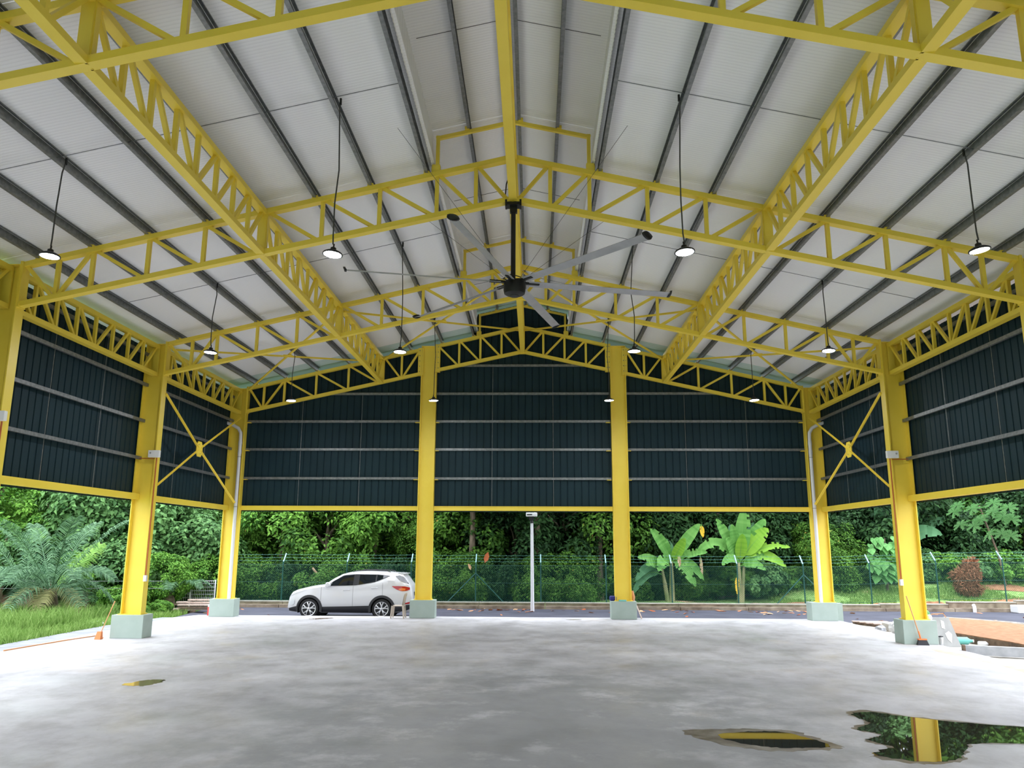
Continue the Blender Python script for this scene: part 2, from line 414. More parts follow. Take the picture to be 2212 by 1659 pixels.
def purlin(x, y0, y1, z0, h=.2, b=.07, openings=1, t=.006, lip=.02):
    """C section along y; the open side faces +x*openings"""
    m = MB(); o = openings
    pr = [(0,0),(b,0),(b,lip),(b-t,lip),(b-t,t),(t,t),(t,h-t),(b-t,h-t),(b-t,h-lip),(b,h-lip),(b,h),(0,h)]
    if o < 0: pr = [(-a,c) for a,c in reversed(pr)]
    n = len(pr)
    v = [(x+a, y0, z0+c) for a,c in pr] + [(x+a, y1, z0+c) for a,c in pr]
    m.add(v, [tuple(range(n)), tuple(reversed(range(n,2*n)))] + [(i, n+i, n+(i+1)%n, (i+1)%n) for i in range(n)])
    return m
PX = [1.82, 3.0, 4.16, 5.38, 6.45, 7.65, 8.82, 9.9]
for sgn in (-1, 1):
    for x in PX:
        obj('purlin', purlin(sgn*(x+.04), YEND, .25, ztop(x), PUR, openings=-sgn), 'galv', ceil)
    for x in (0.16, 0.98):
        obj('purlin', purlin(sgn*x, YEND, .25, zmon(x)-.0, PUR*.8, openings=-sgn), 'galv', ceil)
    for k in range(4):         # sag rods at mid-bay
        y = -(k+.5)*B
        for a, b in zip(PX[:-1], PX[1:]):
            m = MB(); m.tube([(sgn*a, y+.06, ztop(a)+.1), (sgn*b, y+.06, ztop(b)+.1)], .008, 5); obj('sag_rod', m, 'galv', ceil)
        for a, b in ((.16,.98),(.98,1.6)):
            m = MB(); m.tube([(sgn*a, y+.06, zmon(a)+.06), (sgn*b, y+.06, zmon(b)+.06)], .006, 5); obj('sag_rod', m, 'cord', ceil)
# monitor frames (posts and small rafters) on every main truss
for k in range(0, 5):
    y = -k*B
    for sgn in (-1, 1):
        m = MB(); m.bar((sgn*1.6, y, ztop(1.6)-.02), (sgn*1.6, y, zmon(1.6)), .075, .075, (0,1,0)); obj('monitor_post', m, 'yellow', ceil)
        m = MB(); m.bar((sgn*1.64, y, zmon(1.64)-.05), (0, y, zmon(0)-.05), .07, .075); obj('monitor_rafter', m, 'yellow', ceil)
        m = MB(); m.box(min(sgn*1.54,sgn*1.72), max(sgn*1.54,sgn*1.72), y-.06, y+.06, ztop(1.63), ztop(1.63)+.16); obj('monitor_post_base', m, 'yellow', ceil)
        for x in PX:
            m = MB(); m.box(sgn*x-.06, sgn*x+.06, y-.09, y+.005, ztop(x)-.02, ztop(x)+.05); obj('purlin_cleat', m, 'yellow', ceil)
        for x in (0.16, .98):
            m = MB(); m.box(sgn*x-.05, sgn*x+.05, y-.07, y+.005, zmon(x)-.02, zmon(x)+.05); obj('purlin_cleat', m, 'yellow', ceil)

# cladding -------------------------------------------------------------------------------
RIB = 0.255
def sheet_mesh(kind, s0, n, depth_sign, zlo, zhi, plane):
    """n ribs starting at s0; kind 'x': sheet spans x at y=plane, 'y': spans y at x=plane"""
    m = MB(); prof = []
    for i in range(n):
        a = s0 + i*RIB
        prof += [(a, 0), (a+.205, 0), (a+.215, .028), (a+.240, .028), (a+.250, 0)]
    prof.append((s0+n*RIB+.012, -.003))
    for s, d in prof:
        dd = plane + d*depth_sign
        p = (s, dd) if kind == 'x' else (dd, s)
        m.v.append((p[0], p[1], zlo)); m.v.append((p[0], p[1], zhi(s)))
    for i in range(len(prof)-1): m.f.append((2*i, 2*i+2, 2*i+3, 2*i+1))
    return m
wb = structure('wall_back')
YB = .2
def gable_top(x):
    return (zmon(x)+.08) if abs(x) < 1.80 else ztop(x)+.03
x = -10.83; i = 0
while x < 10.83-.02:
    n = min(4, int(round((10.83-x)/RIB)))
    if n < 1: break
    obj('cladding_sheet', sheet_mesh('x', x, n, 1, 3.66, gable_top, YB), 'sheet', wb); x += n*RIB
BAYS = [(-10.23,-3.79),(-3.22,3.22),(3.79,10.23)]
def girt(p, q, horiz, mat='galv'):
    m = MB(); m.bar(p, q, .065, .085); return m
for (a, b) in BAYS:
    for z in (4.86, 5.92, 6.96):
        obj('girt', girt((a,.14,z),(b,.14,z),0), 'galv', wb)
        for s, e in ((a, a+.16), (b-.16, b)):
            m = MB(); m.box(s, e, .02, .18, z-.06, z-.04); obj('girt_cleat', m, 'yellow', wb)
    m = MB(); m.box(a-.02, b+.02, .03, .17, 3.70, 3.85); m.box(a-.02, b+.02, .0, .17, 3.845, 3.86); obj('bottom_rail', m, 'yellow', wb)
for (a, b, z) in ((-7.2,-3.79,8.0),(-3.22,3.22,8.0),(3.79,7.2,8.0),(-2.45,2.45,9.07)):
    obj('girt', girt((a,.14,z),(b,.14,z),0), 'galv', wb)
for x in (-8.17,-5.95,-1.1,1.13,5.95,8.17):
    m = MB(); m.tube([(x,.13,3.86),(x,.13,min(8.0, zbot(x)) if abs(x) > 3 else 9.0)], .009, 5); obj('sag_rod', m, 'galv', wb)

wf = structure('wall_front')     # far end behind the camera, clad like the back gable
x = -10.83
while x < 10.83-.02:
    n = min(4, int(round((10.83-x)/RIB)))
    if n < 1: break
    obj('cladding_sheet', sheet_mesh('x', x, n, -1, 3.66, gable_top, YEND), 'sheet', wf); x += n*RIB
for side, sgn in (('left',-1),('right',1)):
    w = structure('wall_'+side)
    XP = sgn*10.83
    s = YEND
    while s < YB-.02:
        n = min(4, int(round((YB-s)/RIB)))
        if n < 1: break
        obj('cladding_sheet', sheet_mesh('y', s, n, sgn, 3.66, lambda q: 8.08, XP), 'sheet', w); s += n*RIB
    for k in range(4):
        y0, y1 = -(k+1)*B+.0, -k*B
        for z in (4.86, 5.92, 6.96):
            obj('girt', girt((sgn*10.70,y0+.02,z),(sgn*10.70,y1-.02,z),0), 'galv', w)
        m = MB(); m.box(min(sgn*10.62,sgn*10.80), max(sgn*10.62,sgn*10.80), y0+.02, y1-.02, 3.70, 3.86); obj('bottom_rail', m, 'yellow', w)
        obj('girt', girt((sgn*10.74,y0+.02,7.85),(sgn*10.74,y1-.02,7.85),0), 'galv', w)
        for fr in (1/3, 2/3):
            y = y0+(y1-y0)*fr
            m = MB(); m.tube([(sgn*10.76,y,3.86),(sgn*10.76,y,7.9)], .009, 5); obj('sag_rod', m, 'galv', w)
    gt = MB(); gt.box(min(sgn*11.32,sgn*11.5), max(sgn*11.32,sgn*11.5), YEND, .9, 7.93, 8.14); obj('gutter', gt, 'galv', w)

# ------------------------------------------------------------------ columns and plinths
def column(x, y, zt, label, plinth_label, grp, dx=0.0):
    c = thing('steel_column', label, 'column', (x, y, PH), 'yellow steel columns')
    m = MB(); m.box(x-.26, x+.26, y-.007, y+.007, PH+.02, zt); obj('web', m, 'yellow', c)
    for s in (-1, 1):
        m = MB(); m.box(x+s*.272-.013, x+s*.272+.013, y-.135, y+.135, PH+.02, zt); obj('flange', m, 'yellow', c)
    m = MB(); m.box(x-.32, x+.32, y-.2, y+.2, PH, PH+.02); obj('base_plate', m, 'yellow', c)
    m = MB(); m.box(x-.29, x+.29, y-.14, y+.14, zt, zt+.015); obj('cap_plate', m, 'yellow', c)
    p = MB(); px = x+dx
    p.box(px-.44, px+.44, y-.275, y+.275, 0, PH)
    o = obj('concrete_plinth', p, 'pedestal'); tag(o, plinth_label, 'plinth', 'pale green concrete plinths')
    bv = o.modifiers.new('edge', 'BEVEL'); bv.width = .012; bv.segments = 2
    return c
for sgn, nm in ((-1,'left'),(1,'right')):
    column(sgn*XW, 0, ztop(XW)-.02, f'yellow steel column in the back {nm} corner with a white downpipe',
           f'pale green plinth under the back {nm} corner column', '', -.02 if sgn < 0 else -.12)
    column(sgn*XW, -B, ztop(XW)-.02, f'yellow steel column on the {nm} side beside the wall with crossed braces',
           'pale green plinth on the right side with a broom leaning on it' if sgn > 0 else 'pale green plinth standing nearest the left grass verge', '')
    column(sgn*XW, -2*B, ztop(XW)-.02, f'nearest yellow steel column, cut off by the {nm} edge of the photo',
           f'pale green plinth under the nearest {nm} column, past the photo edge', '')
column(-3.47, 0, ztop(3.47)-.02, 'yellow steel column of the back wall right behind the beige chair', 'pale green plinth beside the beige plastic chair', '')
column(3.53, 0, ztop(3.53)-.02, 'yellow steel column of the back wall nearest the banana plants', 'pale green plinth with small items lying on its top', '')

# ------------------------------------------------------------------ trusses
CW, CHH = .165, .105           # chord width, height
NODES = [9.5, 8.78, 7.62, 6.46, 5.24, 4.0, 2.8, 1.6, .78]
def member(name, p, q, w, h, parent, up=(0,1,0)):
    m = MB(); m.bar(p, q, w, h, up); return obj(name, m, 'yellow', parent)
def bolts(pts, axis, parent, r=.016):
    m = MB()
    for p in pts:
        m.add(*hexa(p, axis, r))
    return obj('bolts', m, 'galv', parent, 'stuff')
def hexa(p, axis, r, l=.03):
    vs = []
    for s in (-l/2, l/2):
        for k in range(6):
            a = k*PI/3; c, d = r*math.cos(a), r*math.sin(a)
            vs.append((p[0]+c, p[1]+s, p[2]+d) if axis == 'y' else (p[0]+s, p[1]+c, p[2]+d))
    return vs, [(0,1,2,3,4,5),(11,10,9,8,7,6)]+[(i,6+i,6+(i+1)%6,(i+1)%6) for i in range(6)]
def main_truss(k, label):
    y = -k*B
    t = thing('roof_truss', label, 'truss', (0, y, zbot(0)), 'main roof trusses across the hall')
    zc = lambda x: ztop(x)-CHH/2-.002
    zb = lambda x: zbot(x)+CHH/2
    gable = (k == 0)
    for s in (-1, 1):
        XE = 10.21
        segs = [(XE, 3.76), (3.19, 0)] if gable else [(XE, 0)]
        for a, b in segs:
            member('top_chord', (s*a,y,zc(a)), (s*b,y,zc(b)), CW, CHH, t, (0,0,1))
            member('bottom_chord', (s*a,y,zb(a)), (s*b,y,zb(b)), CW, CHH, t, (0,0,1))
        nodes = [9.62,8.86,7.68,6.48,5.24,4.5,2.36,1.57,.78] if gable else NODES
        for x in nodes:
            if x == 5.24: continue
            member('vertical', (s*x,y,zb(x)), (s*x,y,zc(x)), .078, .078, t)
        D = .072
        def diag(xa, xb):   # top at xa, bottom at xb
            member('diagonal', (s*xa,y,zc(xa)-.03), (s*xb,y,zb(xb)+.03), D, D, t)
        n = nodes
        diag(XE-.05, n[0]+.06); diag(n[1]+.05, n[0]-.05)
        diag(n[1]-.05, n[2]+.08); diag(n[2]-.05, n[3]+.08); diag(n[3]-.05, n[4]+.14)
        if gable:
            diag(n[4]-.12, n[5]+.06); diag(3.85, n[5]-.06)
            diag(3.12, n[6]+.06); diag(n[6]-.05, n[7]+.06); diag(n[7]-.05, n[8]+.06); diag(n[8]-.05, .1)
        else:
            diag(n[4]-.12, n[5]+.08); diag(n[5]-.05, n[6]+.08); diag(n[6]-.05, n[7]+.08); diag(n[7]-.05, n[8]+.06); diag(n[8]-.05, .12)
        # stub that receives the lengthwise truss
        x = 5.24
        m = MB(); m.box(s*x-.10, s*x+.10, y-.05, y+.05, zb(x), zc(x)); obj('node_post', m, 'yellow', t)
        bolts([(s*x+dx, y-.058, zbot(x)+.16+i*.2) for dx in (-.055,.055) for i in range(4)], 'y', t)
        m = MB(); m.box(min(s*10.18,s*10.24), max(s*10.18,s*10.24), y-.12, y+.12, zbot(10.2)-.02, ztop(10.2)+.0); obj('end_plate', m, 'yellow', t)
        if gable:
            for xx in (3.17, 3.78):
                m = MB(); m.box(s*xx-.10, s*xx+.10, y-.10, y+.10, zbot(xx)-.02, ztop(xx)); obj('end_plate', m, 'yellow', t)
                bolts([(s*xx+dx, y-.108, zbot(xx)+.12+i*.2) for dx in (-.04,.04) for i in range(5)], 'y', t)
    m = MB(); m.box(-.09,.09,y-.06,y+.06,zbot(0)-.03,ztop(0)); obj('ridge_post', m, 'yellow', t)
    return t
main_truss(0, 'yellow gable truss set against the dark green back wall')
main_truss(1, 'yellow roof truss between the fan truss and the back gable')
main_truss(2, 'yellow roof truss that carries the ceiling fan')
main_truss(3, 'nearest yellow roof truss crossing the top of the photo')

def long_truss(x, k, label, zt, zb, xw=None):
    """along y from truss k+1 to truss k at the given x"""
    y0, y1 = -(k+1)*B+.06, -k*B-.06
    t = thing('longitudinal_truss', label, 'truss', (x, (y0+y1)/2, zb), 'trusses running lengthwise between the frames')
    zc, zl = zt-CHH/2, zb+CHH/2
    member('top_chord', (x,y0,zc), (x,y1,zc), CW, CHH, t, (0,0,1))
    member('bottom_chord', (x,y0,zl), (x,y1,zl), CW, CHH, t, (0,0,1))
    N = 8
    ys = [y0+(y1-y0)*i/N for i in range(N+1)]
    for i in range(1, N): member('vertical', (x,ys[i],zl), (x,ys[i],zc), .075, .075, t)
    for i in range(N):
        a, b = ys[i], ys[i+1]
        if i < N/2: p, q = (x,a+.07,zc-.03), (x,b-.07,zl+.03)
        else: p, q = (x,a+.07,zl+.03), (x,b-.07,zc-.03)
        member('diagonal', p, q, .07, .07, t)
    for yy in (y0, y1):
        m = MB(); m.box(x-.085, x+.085, yy-.02, yy+.02, zb, zt); obj('end_plate', m, 'yellow', t)
    return t
BN = {0:'in the back bay', 1:'in the bay just behind the fan', 2:'in the bay in front of the fan', 3:'overhead, nearest the camera'}
for k in range(4):
    for x, nm in ((-XW,'left eave'),(XW,'right eave')):
        if k < 3: long_truss(x, k, f'yellow lengthwise truss along the {nm} {BN[k]}', ztop(XW)-.03, 7.22)
    for x, nm in ((-5.24,'left slope'),(5.24,'right slope'),(0,'ridge')):
        if k < 3 or True:
            long_truss(x, k, f'yellow lengthwise truss under the {nm} {BN[k]}', ztop(x)-.01, zbot(x)+.01)

# bracing in the back bay: roof plane pipes and wall crosses
def roof_brace(xa, xb, label):
    t = thing('roof_brace', label, 'brace', ((xa+xb)/2, -B/2, ztop((xa+xb)/2)-.2), 'crossed braces under the back bay roof')
    za, zb_ = ztop(xa)-.14, ztop(xb)-.14
    m = MB(); m.tube([(xa,-.15,za),(xb,-B+.15,zb_)], .038, 8); obj('pipe', m, 'yellow', t)
    m = MB(); m.bar((xa,-B+.15,za-.05),(xb,-.15,zb_-.05), .07, .05); obj('angle_bar', m, 'yellow', t)
    c = ((xa+xb)/2, -B/2, (za+zb_)/2-.03)
    m = MB(); m.box(c[0]-.14,c[0]+.14,c[1]-.14,c[1]+.14,c[2]-.01,c[2]+.01); obj('gusset_plate', m, 'yellow', t)
roof_brace(-10.15,-5.3,'yellow crossed roof brace over the back left corner')
roof_brace(-5.15,-.1,'yellow crossed roof brace left of the ridge')
roof_brace(5.15,.1,'yellow crossed roof brace right of the ridge')
roof_brace(10.15,5.3,'yellow crossed roof brace over the back right corner')
def wall_brace(x, label):
    t = thing('wall_brace', label, 'brace', (x, -B/2-.3, 3.9), 'crossed braces on the side walls')
    y0, y1 = -B+.1, -.62
    c = Vector((x, -3.93, 5.44))
    for (yy, zz) in ((y0,6.74),(y1,3.93),(y1,6.98),(y0,4.12)):
        e = Vector((x, yy, zz)); d = (c-e).normalized()
        m = MB(); m.bar(e, c-d*.1, .012, .085, (1,0,0)); m.bar(e-Vector((0,0,0)), c-d*.1, .07, .012, (1,0,0)); obj('angle_bar', m, 'yellow', t)
    m = MB(); pr = [(-.22,-.12),(-.12,-.24),(.12,-.24),(.22,-.12),(.22,.12),(.12,.24),(-.12,.24),(-.22,.12)]
    v = [(x-.012, c.y+a, c.z+b) for a,b in pr]+[(x+.012, c.y+a, c.z+b) for a,b in pr]
    m.add(v, [tuple(range(8)), tuple(reversed(range(8,16)))]+[(i,8+i,8+(i+1)%8,(i+1)%8) for i in range(8)]); obj('gusset_plate', m, 'yellow', t)
    bolts([(x, c.y+a, c.z+b) for a,b in ((-.1,.13),(-.02,.15),(.1,-.13),(.02,-.15))], 'x', t)
wall_brace(-10.2, 'yellow crossed brace in the left wall bay')
wall_brace(10.2, 'yellow crossed brace in the right wall bay')

# ------------------------------------------------------------------ pendant lamps
def make_lamp():
    me_s = MB(); me_s.lathe([(.03,.13),(.045,.12),(.05,.075),(.10,.062),(.155,.03),(.165,.012),(.165,0.0),(.15,0.0)], 28)
    me_l = MB(); me_l.lathe([(.002,-.012),(.10,-.008),(.148,.001),(.15,.006)], 28)
    me_h = MB(); me_h.tube([(0,0,.12),(0,0,.19)], .014, 8)
    return mesh('lamp_shade', me_s, 'black'), mesh('lamp_lens', me_l, 'lens'), mesh('lamp_hook', me_h, 'black')
LS = make_lamp()
def lamp(x, y, z, label, tilt):
    t = thing('pendant_lamp', label, 'lamp', (x, y, z), 'pendant high bay lamps')
    for nm, me in zip(('lamp_shade','lamp_lens','hook'), LS):
        o = link(nm, me, t); o.rotation_euler = tilt
    zt = ztop(x)+.03
    m = MB(); sw = R.uniform(-.03,.03)
    m.tube([(x,y,z+.18),(x+sw*.6,y,z+.32),(x+sw,y,z+.9),(x-sw*.4-math.copysign(.03,x),y+.01,z+1.5),(x+math.copysign(.04,x)*1.6,y+.2,zt)], .012, 6); obj('cord', m, 'cord', t)
    m = MB(); m.tube([(x+math.copysign(.05,x),y+.2,zt-.02),(x+math.copysign(.05,x),y+.2,zt+.1)], .02, 8); obj('hanger', m, 'black', t)
ROWN = {2.5:'in the front row', 1.5:'in the middle row', .5:'in the back row'}
for k in (2.5, 1.5, .5):
    for x, nm in ((-7.55,'far left'),(-2.85,'left of the ridge'),(2.87,'right of the ridge'),(7.55,'far right')):
        lamp(x, -k*B, 7.11, f'black pendant lamp with white lens, {nm} {ROWN[k]}', (R.uniform(-.05,.05)+.0, R.uniform(-.06,.06)+(.07 if x<0 else -.07)*(k==2.5), 0))

# ------------------------------------------------------------------ ceiling fan
def fan():
    cx, cy, cz = 0.04, -2*B, 7.68
    t = thing('ceiling_fan', 'large six-bladed grey ceiling fan hanging on a black rod', 'fan', (cx, cy, cz))
    m = MB(); m.lathe([(.10,-.21),(.16,-.2),(.21,-.17),(.225,-.10),(.225,.05),(.20,.09),(.12,.11)], 32, (cx,cy,cz)); hub = obj('motor_hub', m, 'black', t)
    m = MB(); m.lathe([(.02,-.235),(.09,-.23),(.105,-.205),(.105,-.195)], 24, (cx,cy,cz)); obj('hub_cap', m, 'cladding', hub)
    m = MB(); m.tube([(cx-.03,cy-.0,cz+.1),(cx-.03,cy-.0,zbot(0)-.12)], .05, 14); obj('down_rod', m, 'black', t)
    m = MB(); m.box(cx-.17,cx+.12,cy-.12,cy+.12,zbot(0)-.1,zbot(0)-.04); m.box(cx-.1,cx+.05,cy-.06,cy+.06,zbot(0)-.24,zbot(0)-.1)
    m.box(cx-.2,cx-.16,cy-.1,cy+.1,zbot(0)-.12,zbot(0)+.02); m.box(cx+.1,cx+.14,cy-.1,cy+.1,zbot(0)-.12,zbot(0)+.02); obj('mounting_bracket', m, 'black', t)
    pitch = math.radians(16); L0, L1 = .30, 3.38
    # blade prototype along +x with airfoil section, in local space
    bl = MB(); sec = []
    n = 9
    for i in range(n): a = i/(n-1); sec.append((-.095+.19*a, .016*math.sin(PI*a**.8)+.004))
    for i in range(n-1,-1,-1): a = i/(n-1); sec.append((-.095+.19*a, .005*math.sin(PI*a)-.004))
    ns = len(sec)
    def tw(c, h):       # +c edge lower
        return (c*math.cos(pitch)+h*math.sin(pitch), -c*math.sin(pitch)+h*math.cos(pitch))
    for xx in (L0, 1.0, 2.0, L1):
        for c, h in sec: a, b = tw(c, h); bl.v.append((xx, a, b))
    for s in range(3):
        for i in range(ns): j = (i+1) % ns; bl.f.append((s*ns+i, (s+1)*ns+i, (s+1)*ns+j, s*ns+j))
    bl.f.append(tuple(range(ns))); bl.f.append(tuple(reversed(range(3*ns,4*ns)))); bl.smooth = True
    me_b = mesh('fan_blade', bl, 'blade')
    tp = MB(); out = []
    for i in range(12):
        a = i/12*2*PI; out.append((.115*math.cos(a)+.0, .05*math.sin(a)+.02))
    for xx in (L1-.01, L1+.03):
        for c, h in out: a, b = tw(c, h); tp.v.append((xx + (.03 if h > .03 else 0), a, b))
    tp.f += [tuple(range(12)), tuple(reversed(range(12,24)))]+[(i,12+i,12+(i+1)%12,(i+1)%12) for i in range(12)]
    me_t = mesh('winglet', tp, 'black')
    bk = MB(); bk.box(.15,.52,-.035,.035,-.012,.03); me_k = mesh('blade_bracket', bk, 'black')
    for k in range(6):
        a = math.radians(14+60*k)
        o = link('blade', me_b, t, (0,0,.06)); o.rotation_euler = (0,0,a)
        w = link('winglet', me_t, o); b2 = link('blade_bracket', me_k, o)
    for a in (45,135,225,315):
        q = math.radians(a); m = MB()
        m.tube([(cx+.12*math.cos(q),cy+.12*math.sin(q),cz+.1),(cx+3.0*math.cos(q),cy+3.0*math.sin(q),ztop(2.1)-.05)], .004, 5); obj('guy_wire', m, 'cord', t)
    m = MB(); m.tube([(cx-.03,cy-.03,cz+.14)]+[(cx-.03+.2*math.cos(i*.63),cy+.2*math.sin(i*.63),cz+.16+.02*math.sin(i*2)) for i in range(11)], .01, 6); obj('cable_loop', m, 'black', t)
    m = MB(); m.tube([(cx-.1,cy,zbot(0)-.1),(cx-.2,cy,zbot(0)+.15),(cx-.18,cy,zbot(0)+.4),(cx-.12,cy,zbot(0)+.6)], .014, 6); obj('supply_cable', m, 'black', t)
fan()

# ------------------------------------------------------------------ downpipes, boxes and conduits on the columns
for sgn, nm in ((-1,'left'),(1,'right')):
    x = sgn*10.32
    t = thing('downpipe', f'white plastic downpipe on the back {nm} corner column', 'pipe', (x,-.17,PH))
    pts = [(sgn*10.85,-.2,6.86),(sgn*10.62,-.19,6.78),(sgn*10.42,-.18,6.66),(x+sgn*.01,-.17,6.5),(x,-.17,6.3),(x,-.17,PH)]
    m = MB(); m.tube(pts, .062, 12); obj('pipe', m, 'pvc', t)
    for z in (6.05, 5.72): m = MB(); m.tube([(x,-.17,z),(x,-.17,z+.14)], .07, 12); obj('coupling', m, 'pvc', t)
    for z in (5.6, 3.8): m = MB(); m.tube([(x,-.17,z),(x,-.17,z+.02)], .068, 12); obj('clip', m, 'grey', t)
    for k in (1, 2):
        y = -k*B; xf = sgn*10.23
        where = ('by the crossed braces' if k == 1 else 'at the photo edge')
        t = thing('emergency_light', f'white emergency light box on the {nm} column {where}', 'light box', (xf, y-.15, 4.96), 'white boxes on the side columns')
        m = MB(); m.box(xf-.16,xf+.16,y-.24,y-.14,4.86,5.06); bx_ = obj('case', m, 'white', t)
        bv = bx_.modifiers.new('b','BEVEL'); bv.width = .012; bv.segments = 2
        m = MB(); m.tube([(xf-sgn*-.0+sgn*.09,y-.245,4.98),(xf+sgn*.09,y-.255,4.98)], .025, 10); obj('indicator', m, 'grey', t)
        c = thing('cable_conduit', f'orange cable conduit down the {nm} column {where}', 'conduit', (xf-sgn*.05, y-.15, 1.6), 'orange conduits on the side columns')
        xc = xf-sgn*.045
        m = MB(); m.tube([(xc,y-.12,4.86),(xc,y-.12,1.62)], .016, 8); obj('pipe', m, 'conduit', c)
        m = MB(); m.tube([(xf,y-.15,4.83),(sgn*10.66,y-.15,4.84)], .012, 8); obj('pipe', m, 'conduit', c)
        m = MB(); m.box(xc-.04,xc+.04,y-.17,y-.09,1.48,1.64); obj('junction_box', m, 'white', c)

# concrete box beside the back right plinth
m = MB(); m.box(10.86,11.06,-.1,.25,-.12,.57); m.box(10.845,10.862,-.13,-.1,-.1,.6)
tag(obj('sump_box', m, 'pedestal'), 'narrow pale green box against the back right corner plinth', 'box')

# ------------------------------------------------------------------ puddles and stains on the slab
def blob(poly, seed, rough=.05, n=8):
    rg = random.Random(seed); P = [Vector((x,y,0)) for x,y in poly]; out = []
    N = len(P)
    for i in range(N):
        p0,p1,p2,p3 = P[i-1],P[i],P[(i+1)%N],P[(i+2)%N]
        for k in range(n):
            t = k/n
            q = .5*((2*p1)+(-p0+p2)*t+(2*p0-5*p1+4*p2-p3)*t*t+(-p0+3*p1-3*p2+p3)*t**3)
            out.append((q.x+rg.uniform(-rough,rough), q.y+rg.uniform(-rough,rough)))
    return out
def puddle(poly, z, mat, name, label, seed, rough=.03, cat='puddle'):
    m = MB(); m.prism(blob(poly, seed, rough), .0004, z); tag(obj(name, m, mat), label, cat)
BIG = [(5.2,-15.9),(5.57,-15.68),(6.15,-16.15),(7.2,-16.6),(8.2,-17.0),(8.1,-17.6),(6.9,-17.62),(6.1,-17.62),(5.75,-18.05),(5.45,-18.42),(4.98,-18.54),(4.55,-18.22),(4.95,-17.85),(4.78,-17.5),(5.1,-17.2),(4.9,-16.85),(5.25,-16.45)]
puddle([(x+(x-6)*.05,y+(y+17.2)*.09) for x,y in BIG], .0012, 'wetstain', 'damp_patch', 'damp brown rim around the large puddle on the right', 4, .04, 'stain')
puddle(BIG, .003, 'water', 'puddle', 'large water puddle mirroring the yellow column and trees', 3)
puddle([(2.45,-17.15),(2.9,-16.95),(3.8,-16.95),(4.15,-17.35),(4.3,-17.9),(3.9,-18.08),(3.3,-18.1),(2.75,-17.75)], .0012, 'wetstain', 'damp_patch', 'damp brown ring around the small oval puddle', 6, .05, 'stain')
puddle([(2.88,-17.31),(3.3,-17.1),(3.75,-17.08),(4.05,-17.42),(4.18,-17.86),(3.9,-17.95),(3.47,-17.95),(3.05,-17.72)], .003, 'water', 'puddle', 'small oval dark puddle left of the large puddle', 5, .02)
puddle([(-6.95,-13.85),(-6.75,-13.42),(-6.48,-13.35),(-6.38,-13.55),(-6.45,-13.95),(-6.7,-14.02)], .003, 'mudwater', 'puddle', 'small brown muddy puddle on the left of the floor', 8, .04)
puddle([(-7.25,-.86),(-7.0,-.55),(-6.6,-.42),(-6.5,-.55),(-6.75,-.82),(-7.0,-.95)], .003, 'mudwater', 'puddle', 'brown puddle on the slab edge in front of the car', 9, .03)
puddle([(1.5,-.5),(1.8,-.38),(2.05,-.46),(1.95,-.56),(1.7,-.58)], .003, 'mudwater', 'puddle', 'thin brown puddle at the slab edge left of the item-topped plinth', 10, .01)
puddle([(10.2,-8.2),(10.5,-8.2),(10.62,-10.8),(10.4,-12.2),(10.25,-12.2),(10.42,-10.6)], .002, 'pinkstain', 'soil_streak', 'orange soil streak along the right edge of the slab', 12, .02, 'soil')
puddle([(-11.9,-13),(-11.2,-12.2),(-11.35,-9.6),(-11.6,-7.6),(-11.95,-7.4),(-11.98,-10)], .0015, 'pinkstain', 'soil_streak', 'orange soil streak along the left edge of the slab', 13, .05, 'soil')

# ------------------------------------------------------------------ chain link fence
FX = [-13.75+2.893*i for i in range(14)]
def fz(x): return .02 + .24*sm(12.5, 21, x)
FY = 7.5
fen = thing('chain_link_fence', 'green chain link fence with barbed wire behind the road', 'fence', (4, FY, 0))
for i, x in enumerate(FX):
    z = fz(x)
    m = MB(); m.tube([(x,FY,z-.1),(x,FY,z+1.73)], .03, 8); po = obj('post', m, 'fence_post', fen)
    m = MB(); m.bar((x,FY,z+1.70),(x,FY+.38,z+2.07), .05, .045, (1,0,0)); obj('arm', m, 'fence_arm', po)
    if i in (4, 9):
        for s in (-1, 1):
            m = MB(); m.tube([(x,FY-.02,z+1.25),(x+s*1.25,FY-.02,fz(x+s*1.25))], .024, 8); obj('brace', m, 'fence_post', fen)
for j, (dy, dz) in enumerate(((.07,1.77),(.20,1.90),(.34,2.03))):
    m = MB(); pts = []
    for a, b in zip(FX[:-1], FX[1:]):
        for k in range(4):
            t = k/4; xx = a+(b-a)*t; pts.append((xx, FY+dy, fz(xx)+dz-.02*math.sin(PI*t)+.0))
    m.tube(pts, .0038, 4)
    for x in np.arange(FX[0], FX[-1], .3):
        m.bar((x,FY+dy-.02,fz(x)+dz-.02),(x+.015,FY+dy+.02,fz(x)+dz+.02), .005, .005)
    obj('barbed_wire', m, 'wire', fen, 'stuff')
m = MB(); xa, xb, H, P = FX[0], FX[-1], 1.58, .092
x = xa - H
while x < xb:                     # two families of slanted wires make the diamonds
    for s in (1, -1):
        a0 = x if s > 0 else x+H; x0, x1 = a0, a0 + s*H
        t0, t1 = 0.0, 1.0
        lo, hi = (x0, x1) if s > 0 else (x1, x0)
        if hi <= xa or lo >= xb: continue
        def cl(v): return min(max(v, xa), xb)
        q0, q1 = cl(x0), cl(x1)
        z0, z1 = H*(q0-x0)/(x1-x0), H*(q1-x0)/(x1-x0)
        b = len(m.v); r = .0024
        for (qx, qz) in ((q0, z0), (q1, z1)):
            zz = fz(qx)+.03+qz
            m.v += [(qx-r, FY-.035+.004*s, zz+r*s), (qx+r, FY-.035+.004*s, zz-r*s), (qx, FY-.035+.004*s+r*1.5, zz)]
        m.f += [(b,b+1,b+4,b+3),(b+1,b+2,b+5,b+4),(b+2,b,b+3,b+5)]
    x += P
obj('wire_mesh', m, 'fence', fen, 'stuff')
